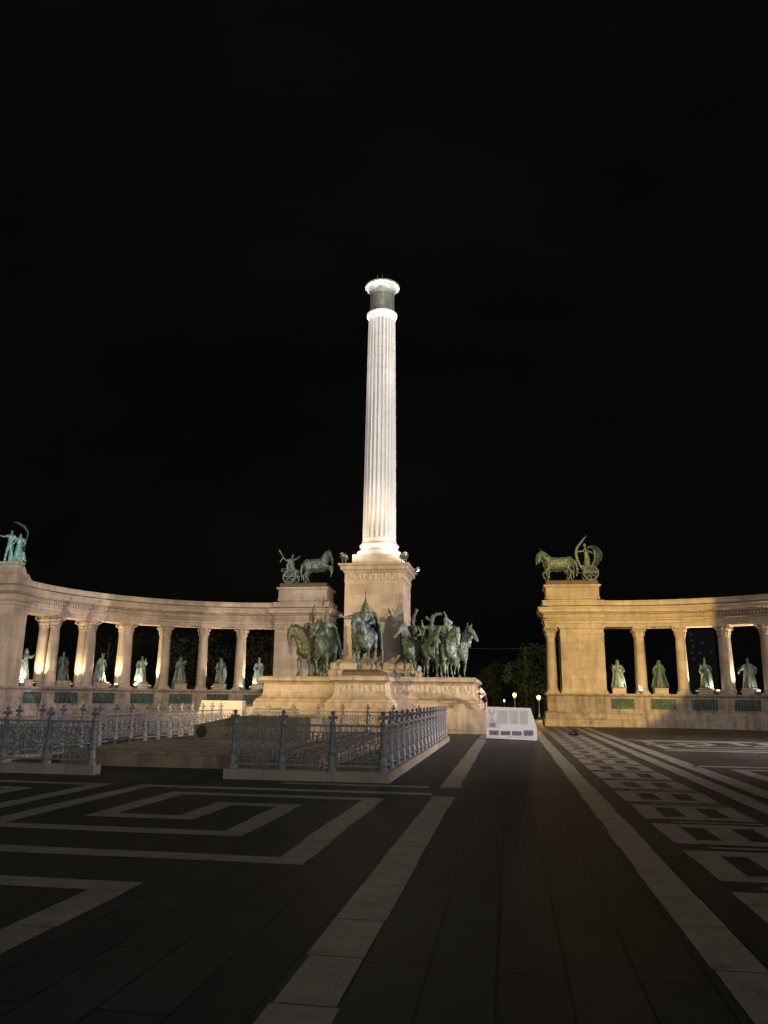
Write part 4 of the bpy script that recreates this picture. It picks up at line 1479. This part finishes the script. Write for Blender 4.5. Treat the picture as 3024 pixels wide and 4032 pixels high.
def panel_mesh(L):
    """ornamental cast panel of length L along +X"""
    mb = MB()
    mb.box(0, L, -0.024, 0.024, 1.095, 1.14)
    mb.box(0, L, -0.018, 0.018, 0.965, 0.99)
    mb.box(0, L, -0.018, 0.018, 0.29, 0.325)
    mb.box(0, L, -0.012, 0.012, 0.40, 0.415)
    for x in (0.06, L - 0.06):
        mb.box(x - 0.009, x + 0.009, -0.009, 0.009, 0.325, 1.095)
    z0, z1 = 0.42, 0.965
    m_ = (z0 + z1) / 2
    # crossing bars with rings
    for a, c in (((0.07, z0), (L - 0.07, z1)), ((0.07, z1), (L - 0.07, z0))):
        mb.tube([(a[0], 0, a[1]), (c[0], 0, c[1])], 0.013, 4)
    for cx, cz, r in ((L / 2, m_, 0.15), (L / 2, m_, 0.07), (L * 0.25, z0 + 0.12, 0.085), (L * 0.75, z0 + 0.12, 0.085), (L * 0.25, z1 - 0.12, 0.085), (L * 0.75, z1 - 0.12, 0.085), (L * 0.2, m_, 0.07), (L * 0.8, m_, 0.07), (L * 0.5, z0 + 0.07, 0.06), (L * 0.5, z1 - 0.07, 0.06)):
        mb.tube([(cx + r * math.cos(t), 0, cz + r * math.sin(t)) for t in [2 * PI * i / 10 for i in range(10)]], 0.011, 4, True)
    for (cx, cz, r, a0, a1) in [(L * fx, z0 + 0.545 * fz, rr, rnd_ * 0.9, rnd_ * 0.9 + 4.2) for rnd_, (fx, fz, rr) in enumerate(((0.12, 0.3, 0.07), (0.12, 0.7, 0.07), (0.88, 0.3, 0.07), (0.88, 0.7, 0.07), (0.36, 0.2, 0.06), (0.64, 0.2, 0.06), (0.36, 0.8, 0.06), (0.64, 0.8, 0.06), (0.34, 0.5, 0.06), (0.66, 0.5, 0.06), (0.43, 0.35, 0.05), (0.57, 0.65, 0.05), (0.43, 0.65, 0.05), (0.57, 0.35, 0.05)))]:
        mb.tube([(cx + r * (1 - 0.6 * i / 9) * math.cos(a0 + (a1 - a0) * i / 9), 0, cz + r * (1 - 0.6 * i / 9) * math.sin(a0 + (a1 - a0) * i / 9)) for i in range(10)], [0.013 + 0.012 * (i / 9) for i in range(10)], 4)
    for k in range(9):
        x = L * (k + 1) / 10
        mb.tube([(x, 0, z0), (x, 0, z0 + 0.1), (x + 0.02, 0, z0 + 0.16)], [0.012, 0.02, 0.003], 4)
        mb.tube([(x, 0, z1), (x, 0, z1 - 0.1), (x - 0.02, 0, z1 - 0.16)], [0.012, 0.02, 0.003], 4)
    for k in range(7):
        x = L * (k + 1) / 8
        mb.box(x - 0.007, x + 0.007, -0.007, 0.007, 0.325, 0.42)
        mb.box(x - 0.007, x + 0.007, -0.007, 0.007, 0.985, 1.1)
    mb.box(L * 0.38 - 0.008, L * 0.38 + 0.008, -0.008, 0.008, z0, z1)
    mb.box(L * 0.62 - 0.008, L * 0.62 + 0.008, -0.008, 0.008, z0, z1)
    return mb.mesh('panel')


POSTM = post_mesh()
POSTM.materials.append(IRON)


def railing(p0, p1, n, lab, skip_first=False, skip_last=False):
    p0, p1 = Vector((*p0, 0)), Vector((*p1, 0))
    L = (p1 - p0).length
    ang = math.atan2(p1.y - p0.y, p1.x - p0.x)
    t = thing('iron_railing', lab, 'railing', p0, ang, 'cast iron railings round the memorial')
    step = L / n
    pm = panel_mesh(step)
    pm.materials.append(IRON)
    for i in range(n + 1):
        if (i == 0 and skip_first) or (i == n and skip_last): continue
        o = link('post', POSTM, None, t)
        o.location = (i * step, 0, 0)
    for i in range(n):
        o = link('panel', pm, None, t)
        o.location = (i * step, 0, 0)
    return t


railing((KX0, KY0), (GX0 - 0.15, KY0), 3, 'dark iron railing with cross finials, front run left of the entrance gap')
railing((GX1 + 0.15, KY0), (KX1, KY0), 3, 'dark iron railing with cross finials, front run right of the entrance gap')
railing((KX1, KY0), (KX1, KY1), 16, 'long iron railing beside the walkway, seen nearly end on', True)
railing((KX0, KY0), (KX0, KY1), 16, 'long pale lit iron railing along the left side of the memorial', True)
railing((KX0, KY1), (KX1, KY1), 9, 'far iron railing standing before the statue plinth', True, True)

# ------------------------------------------------------------------ information boards
BOARD = plain('board_white', (0.62, 0.60, 0.60), 0.5, 0, 0.05, 2)
BOARD_W = plain('board_cream', (0.46, 0.40, 0.345), 0.5, 0, 0.05, 2)
BTEXT = plain('board_text', (0.44, 0.43, 0.43), 0.6, 0, 0.1)
BPIC = plain('board_photo', (0.10, 0.10, 0.125), 0.5, 0, 0.7, 9)
BBLUE = plain('board_blue', (0.42, 0.50, 0.53), 0.5, 0, 0.1)
BBROWN = plain('board_brown', (0.24, 0.15, 0.125), 0.5, 0, 0.3, 8)
BTAN = plain('board_tan', (0.42, 0.36, 0.32), 0.5, 0, 0.15)
BSKY = plain('board_skyline', (0.46, 0.47, 0.56), 0.5, 0, 0.15)


def slab_poly(pts, y0, y1):
    mb = MB()
    n = len(pts)
    vs = [(x, y0, z) for x, z in pts] + [(x, y1, z) for x, z in pts]
    mb.add(vs, [tuple(range(n)), tuple(reversed(range(n, 2 * n)))] + [(i, (i + 1) % n, n + (i + 1) % n, n + i) for i in range(n)])
    return mb


bd = thing('information_board', 'white slanted information board with pictures and text, at the end of the walkway', 'board', (-1.0, 35.0, 0))
slab_poly([(0.0, 0.06), (2.16, 0.0), (2.16, 0.50), (1.92, 1.34), (0.0, 1.38)], 0, 0.55).build('panel', BOARD, bd)


def flat(name, x0, x1, z0, z1, m_, y=-0.004, parent=bd, th=0.003):
    mb = MB()
    mb.box(x0, x1, y - th, y, z0, z1)
    return mb.build(name, m_, parent)


mb = MB()
for c0, c1 in ((0.50, 0.96), (1.02, 1.40), (1.45, 1.82)):
    z = 1.22
    while z > 0.66:
        mb.box(c0, c1 - random.uniform(0, 0.04), -0.006, -0.003, z, z + 0.014)
        z -= 0.024
mb.build('text_block', BTEXT, bd)
slab_poly([(0.05, 0.50), (0.58, 0.50), (0.62, 0.8), (0.50, 0.98), (0.42, 0.84), (0.2, 0.84), (0.12, 0.98), (0.05, 0.9)], -0.005, -0.002).build('sky_picture', BBLUE, bd)
slab_poly([(0.14, 0.52), (0.40, 0.52), (0.42, 0.72), (0.32, 0.76), (0.29, 1.02), (0.38, 1.12), (0.37, 1.27), (0.34, 1.27), (0.31, 1.16), (0.25, 1.10), (0.20, 1.16), (0.16, 1.29), (0.13, 1.29), (0.14, 1.12), (0.23, 1.02), (0.22, 0.76), (0.13, 0.72)], -0.009, -0.006).build('column_picture', BTAN, bd)
flat('photo', 0.15, 0.40, 0.53, 0.69, BBROWN, -0.010)
for x0, x1, z1 in ((0.13, 0.53, 0.39), (0.62, 1.02, 0.37), (1.10, 1.50, 0.37), (1.60, 2.0, 0.41)):
    flat('photo', x0, x1, 0.19, z1, BPIC, -0.005)
mb = MB()
x = 0.02
while x < 2.1:
    wd = random.uniform(0.03, 0.09)
    mb.box(x, min(x + wd, 2.13), -0.006, -0.003, 0.08, random.uniform(0.10, 0.17))
    x += wd + random.uniform(0.0, 0.04)
mb.build('skyline_picture', BSKY, bd)

bd2 = thing('information_board', 'cream information board behind the far railing, left of the plinth', 'board', (-14.75, 36.0, 0))
slab_poly([(0.0, 0.0), (2.28, 0.0), (2.28, 1.5), (0.28, 1.5), (-0.02, 0.5)], 0, 0.5).build('panel', BOARD_W, bd2)
mb = MB()
for c0, c1 in ((1.0, 1.4), (1.5, 1.85), (1.9, 2.2)):
    z = 1.3
    while z > 0.5:
        mb.box(c0, c1 - random.uniform(0, 0.04), -0.006, -0.003, z, z + 0.014)
        z -= 0.05
mb.build('text_block', plain('board_text_pale', (0.55, 0.47, 0.38), 0.6), bd2)
slab_poly([(0.35, 0.6), (0.75, 0.6), (0.62, 1.25), (0.5, 1.3)], -0.006, -0.003).build('column_picture', plain('board_sand', (0.5, 0.38, 0.2), 0.6), bd2)

# dark low wall / bench seen behind the far railing
wl = MB()
wl.loft_rect(-12.5, -9.3, 37.2, 37.9, [(0, 0), (0, 0.8), (-0.04, 0.86)])
o = wl.build('stone_bench', plain('dark_stone', (0.05, 0.045, 0.04), 0.6))
tag(o, 'dark low stone bench between the cream board and the statue plinth', 'bench')

# ------------------------------------------------------------------ bag on the paving
b = Blob()
b.cap((-0.18, 0, 0.12), 0.12, (0.18, 0, 0.11), 0.11)
b.ell((0.05, 0, 0.18), 0.16, 0.12, 0.09)
b.cap((-0.28, -0.05, 0.05), 0.05, (-0.1, -0.05, 0.1), 0.08)
bag = thing('bag', 'small dark bag lying alone on the paving before the yellow pier', 'bag', (3.15, 40.3, 0))
bm_ = link('pouch', b.bake('pouch', 0.025, 0.03, (8, 8, 8)), plain('black_cloth', (0.012, 0.01, 0.012), 0.8), bag)
mb = MB()
mb.tube([(-0.15, 0.02, 0.2), (-0.08, 0.02, 0.32), (0.08, 0.02, 0.32), (0.15, 0.02, 0.2)], 0.015)
mb.build('strap', plain('black_strap', (0.015, 0.013, 0.013), 0.6), bag)

# ------------------------------------------------------------------ the man leaning at the plinth corner
SKIN = plain('skin', (0.45, 0.26, 0.19), 0.5, 0, 0.08)
TEE = plain('white_shirt', (0.72, 0.70, 0.72), 0.8, 0, 0.08)
SHORT = plain('black_shorts', (0.014, 0.014, 0.016), 0.8)
SHOE = plain('white_shoe', (0.65, 0.63, 0.62), 0.6)
mp_ = at(1909, 2795, 40.35)
pr = thing('person', 'person in white T-shirt, black shorts and cap bending over at the right plinth corner', 'person', (-1.27, 40.32, 1.19), R_(10))
K = 0.78                                   # size of the figure beside the plinth


def pv(x, y, z): return (x * K, y * K, z * K)


hip = [(-0.10, 0.05, 0.80), (0.10, 0.05, 0.86)]
b = Blob()
c_ = lambda *a: b.chain(*[(pv(*p), r * K) for p, r in a])
c_(((0.02, 0.06, 0.88), 0.13), ((-0.10, -0.10, 1.08), 0.125), ((-0.24, -0.26, 1.22), 0.14))      # trunk bent forward and left
c_(((-0.24, -0.26, 1.22), 0.10), ((-0.30, -0.38, 1.28), 0.055), ((-0.30, -0.44, 1.32), 0.055))
c_(((-0.30, -0.48, 1.33), 0.085), ((-0.30, -0.53, 1.26), 0.07))
b.ell(pv(-0.30, -0.49, 1.34), 0.078 * K, 0.095 * K, 0.115 * K)
c_(((-0.30, -0.585, 1.32), 0.014), ((-0.30, -0.60, 1.29), 0.017))
for s in (-1, 1): b.ell(pv(-0.30 + s * 0.08, -0.47, 1.33), 0.014, 0.022, 0.03)
c_(((0.12, 0.05, 0.84), 0.10), ((0.17, -0.06, 0.46), 0.062), ((0.17, -0.02, 0.26), 0.058), ((0.17, 0.03, 0.07), 0.042), ((0.18, -0.12, 0.04), 0.04))   # standing leg
c_(((-0.08, 0.03, 0.84), 0.10), ((-0.22, -0.28, 0.68), 0.064), ((-0.26, -0.22, 0.48), 0.056), ((-0.28, -0.16, 0.32), 0.042), ((-0.30, -0.28, 0.28), 0.038))  # raised leg


def hand(wr, d, side):
    wr, d = Vector(wr), Vector(d).normalized()
    sdir = d.cross(Vector((0, -0.3, 1))).normalized()
    pal = wr + d * 0.085
    b.cap(pv(*wr), 0.026 * K, pv(*pal), 0.032 * K)
    for i in range(4):
        base = pal + sdir * (-0.03 + 0.02 * i)
        l = (0.062, 0.074, 0.07, 0.055)[i]
        mid = base + d * l * 0.55
        tip = mid + (d + Vector((0, 0, -0.7))).normalized() * l * 0.5
        c_((tuple(base), 0.011), (tuple(mid), 0.010), (tuple(tip), 0.009))
    th = wr + d * 0.03 + sdir * side * 0.035
    tp = th + (d * 0.6 + sdir * side * 0.8).normalized() * 0.05
    c_((tuple(th), 0.013), (tuple(tp), 0.011), (tuple(tp + d * 0.03), 0.010))


c_(((-0.12, -0.22, 1.22), 0.065), ((0.10, -0.26, 0.98), 0.045), ((-0.10, -0.44, 0.84), 0.032))
hand((-0.10, -0.44, 0.84), (-0.8, -0.4, -0.1), 1)
c_(((-0.36, -0.26, 1.24), 0.065), ((-0.48, -0.30, 1.0), 0.045), ((-0.30, -0.42, 0.82), 0.032))
hand((-0.30, -0.42, 0.82), (0.4, -0.5, -0.4), -1)
link('body', b.bake('body', 0.0085, 0, smooth=2), SKIN, pr)
b = Blob()
c_(((0.02, 0.05, 0.92), 0.15), ((-0.10, -0.10, 1.09), 0.15), ((-0.24, -0.25, 1.22), 0.165))
c_(((-0.14, -0.20, 1.22), 0.10), ((0.0, -0.25, 1.08), 0.075))
c_(((-0.34, -0.26, 1.23), 0.10), ((-0.45, -0.29, 1.09), 0.075))
link('shirt', b.bake('shirt', 0.018, 0.012, (14, 14, 8), 2), TEE, pr)
b = Blob()
c_(((-0.06, 0.05, 0.86), 0.135), ((0.10, 0.05, 0.86), 0.135))
c_(((0.12, 0.05, 0.84), 0.125), ((0.165, -0.05, 0.52), 0.10))
c_(((-0.08, 0.03, 0.84), 0.125), ((-0.20, -0.24, 0.70), 0.095))
link('shorts', b.bake('shorts', 0.018, 0.01, (12, 12, 8), 2), SHORT, pr)
b = Blob()
b.ell(pv(-0.30, -0.48, 1.39), 0.09 * K, 0.105 * K, 0.08 * K)
c_(((-0.30, -0.52, 1.38), 0.05), ((-0.30, -0.64, 1.34), 0.035))
link('cap', b.bake('cap', 0.012), SHORT, pr)
b = Blob()
c_(((0.17, 0.05, 0.05), 0.052), ((0.185, -0.13, 0.04), 0.048))
c_(((0.17, 0.03, 0.08), 0.05), ((0.17, 0.02, 0.20), 0.052))
c_(((-0.28, -0.13, 0.31), 0.052), ((-0.305, -0.30, 0.29), 0.048))
link('shoes', b.bake('shoes', 0.013), SHOE, pr)
mb = MB()
mb.box(-0.035, 0.035, -0.006, 0.006, -0.07, 0.07)
ph = mb.build('phone', glow('phone_screen', (1.0, 0.72, 0.4), 4))
ph.matrix_world = Matrix.Translation(Vector((-1.27, 40.32, 1.19)) + Matrix.Rotation(R_(10), 3, 'Z') @ Vector(pv(-0.21, -0.53, 0.82))) @ Matrix.Rotation(R_(40), 4, 'X')
tag(ph, 'glowing phone in the hands of the bending person', 'phone')

# ------------------------------------------------------------------ trees, park lamps, mast, cable
def leaf_mat(name, a, b_):
    m_, n, bs = mat(name, 0.6, 0, 0.3)
    v = coords(n)
    f = noise_tex(n, v, 1.6, 4)
    n.links.new(ramp(n, f, [(0.3, a), (0.7, b_)]), bs.inputs['Base Color'])
    return m_


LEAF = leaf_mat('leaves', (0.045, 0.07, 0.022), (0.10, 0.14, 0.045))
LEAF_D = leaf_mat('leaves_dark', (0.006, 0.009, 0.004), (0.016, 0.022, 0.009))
BARK = plain('bark', (0.055, 0.042, 0.03), 0.9, 0, 0.4, 10, 0.5)


def tree(x, y, h, wdt, lab, m_, seed, leaves=6500):
    rnd = random.Random(seed)
    t = thing('tree', lab, 'tree', (x, y, 0), rnd.uniform(0, 6), 'trees of the park behind the monument')
    mb = MB()
    mb.tube([(0, 0, 0), (0.05, 0.02, h * 0.2), (-0.05, 0, h * 0.42), (0.1, 0.05, h * 0.75)], [0.03 * h, 0.024 * h, 0.018 * h, 0.006 * h], 8)
    clumps = []
    for i in range(26):
        a = rnd.uniform(0, 2 * PI)
        z = h * rnd.uniform(0.22, 0.95)
        prof = math.sin(PI * min(1, max(0.08, (z / h - 0.12) / 0.92))) ** 0.6
        rr = wdt * prof * rnd.uniform(0.3, 0.85)
        c = Vector((rr * math.cos(a), rr * math.sin(a), z))
        clumps.append((c, wdt * rnd.uniform(0.2, 0.36)))
        if i < 12:
            mb.tube([(0, 0, max(h * 0.15, z * 0.55)), tuple(c * 0.5 + Vector((0, 0, z * 0.35))), tuple(c)], [0.010 * h, 0.007 * h, 0.003 * h], 5)
    mb.build('trunk', BARK, t, True)
    vs, fs = [], []
    for i in range(leaves):
        c, r = clumps[i % len(clumps)]
        d = Vector((rnd.gauss(0, 1), rnd.gauss(0, 1), rnd.gauss(0, 0.8))).normalized() * r * rnd.random() ** 0.45
        p = c + d
        u = Vector((rnd.gauss(0, 1), rnd.gauss(0, 1), rnd.gauss(0, 1))).normalized()
        v_ = u.orthogonal().normalized()
        s_ = rnd.uniform(0.08, 0.17) * (h / 8)
        k = len(vs)
        vs += [p + u * s_, p + v_ * s_ * 0.55, p - u * s_, p - v_ * s_ * 0.55]
        fs.append((k, k + 1, k + 2, k + 3))
    me = bpy.data.meshes.new('crown')
    me.from_pydata([tuple(v) for v in vs], [], fs)
    link('crown', me, m_, t)
    return t


tree(2.2, 76, 6.6, 3.0, 'lamp-lit green tree between the plinth and the yellow pier', LEAF, 1, 9000)
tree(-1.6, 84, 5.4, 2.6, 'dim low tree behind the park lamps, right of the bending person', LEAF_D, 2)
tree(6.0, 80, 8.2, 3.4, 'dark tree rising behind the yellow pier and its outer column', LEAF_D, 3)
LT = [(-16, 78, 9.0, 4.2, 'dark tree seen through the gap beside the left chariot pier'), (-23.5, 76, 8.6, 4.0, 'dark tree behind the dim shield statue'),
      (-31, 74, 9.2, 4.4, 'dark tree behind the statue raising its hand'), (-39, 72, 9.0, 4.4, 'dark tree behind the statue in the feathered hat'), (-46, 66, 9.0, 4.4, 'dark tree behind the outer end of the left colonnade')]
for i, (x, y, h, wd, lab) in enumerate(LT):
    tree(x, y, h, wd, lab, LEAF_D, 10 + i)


def park_lamp(px, py, Y, lab, r, energy):
    p = at(px, py, Y)
    t = thing('park_lamp', lab, 'street lamp', (p.x, p.y, 0), 0, 'lit lamps in the park')
    mb = MB()
    z = p.z - r
    mb.lathe([(0.14, 0), (0.14, 0.3), (0.09, 0.36), (0.06, 0.5), (0.05, z - 0.1), (0.09, z - 0.06), (0.09, z)], n=12)
    mb.build('pole', plain('lamp_green', (0.16, 0.25, 0.10), 0.5), t, True)
    b_ = Blob()
    b_.ell((0, 0, p.z), r, r, r * 1.2)
    link('globe', b_.bake('globe', 0.03), LAMP_G, t)
    mb = MB()
    mb.lathe([(r * 0.8, p.z + r * 0.9), (r * 0.4, p.z + r * 1.3), (0.02, p.z + r * 1.5)], n=12)
    mb.build('cap', FLOODM, t, True)
    point('park_lamp_light', (p.x, p.y - 0.1, p.z), energy, (1.0, 0.66, 0.2), r * 1.1)
    return t


park_lamp(2026, 2736, 66, 'lit park lamp on a green post above the white information board', 0.15, 700)
park_lamp(2121, 2746, 72, 'lit round park lamp against the tree beside the yellow pier', 0.17, 650)
park_lamp(1985, 2759, 90, 'small faint park lamp left of the others, far off', 0.11, 60)

# slim pole and cable
q1 = at(2143, 2750, 60)
o = MB()
o.tube([(q1.x, 60, 0), (q1.x, 60, 1.95)], [0.05, 0.045], 8)
tag(o.build('bollard_pole', plain('pole_grey', (0.3, 0.3, 0.3), 0.5), None, True), 'thin grey pole just left of the yellow pier base', 'pole')
a_, b2_ = at(1860, 2553, 100), at(2220, 2537, 92)
o = MB()
o.tube([a_ + (b2_ - a_) * (k / 16) + Vector((0, 0, -0.25 * math.sin(PI * k / 16))) for k in range(-30, 17)], 0.016, 5)
tag(o.build('overhead_cable', plain('cable_grey', (0.25, 0.25, 0.26), 0.6)), 'thin overhead cable crossing the dark sky left of the yellow pier', 'cable')

# far tower with a few dim lit windows seen between right columns
pt_ = at(2790, 2600, 130)
tw = thing('apartment_tower', 'faint dark tower with a few dim windows between the right columns', 'building', (pt_.x, 134, 0))
mb = MB()
mb.box(-2.2, 2.2, 0, 5, 0, 13.2)
mb.build('wall', plain('tower_wall', (0.006, 0.006, 0.006), 0.9), tw)
DIMW = glow('dim_window', (0.5, 0.36, 0.30), 0.012)
DIMW.node_tree.nodes['Principled BSDF'].inputs['Base Color'].default_value = (0.006, 0.006, 0.006, 1)
rnd = random.Random(5)
for zz, xx in ((12.3, -1.5), (11.3, -1.4), (10.3, -1.2), (9.3, -1.5), (8.3, -1.3), (9.3, -0.2), (10.9, 0.2), (9.4, 1.5), (7.4, -0.5)):
    mb = MB()
    mb.box(xx - 0.16, xx + 0.16, -0.03, -0.005, zz, zz + 0.3)
    mb.build('window', DIMW, tw)
pp = at(2842, 2650, 75)
o = MB()
o.tube([(pp.x, 75, 0), (pp.x, 75, 7.6)], [0.16, 0.12], 8)
tag(o.build('flag_pole', plain('pole_dark', (0.10, 0.085, 0.075), 0.6), None, True), 'tall dim pole standing behind the hatted statue on the right', 'pole')
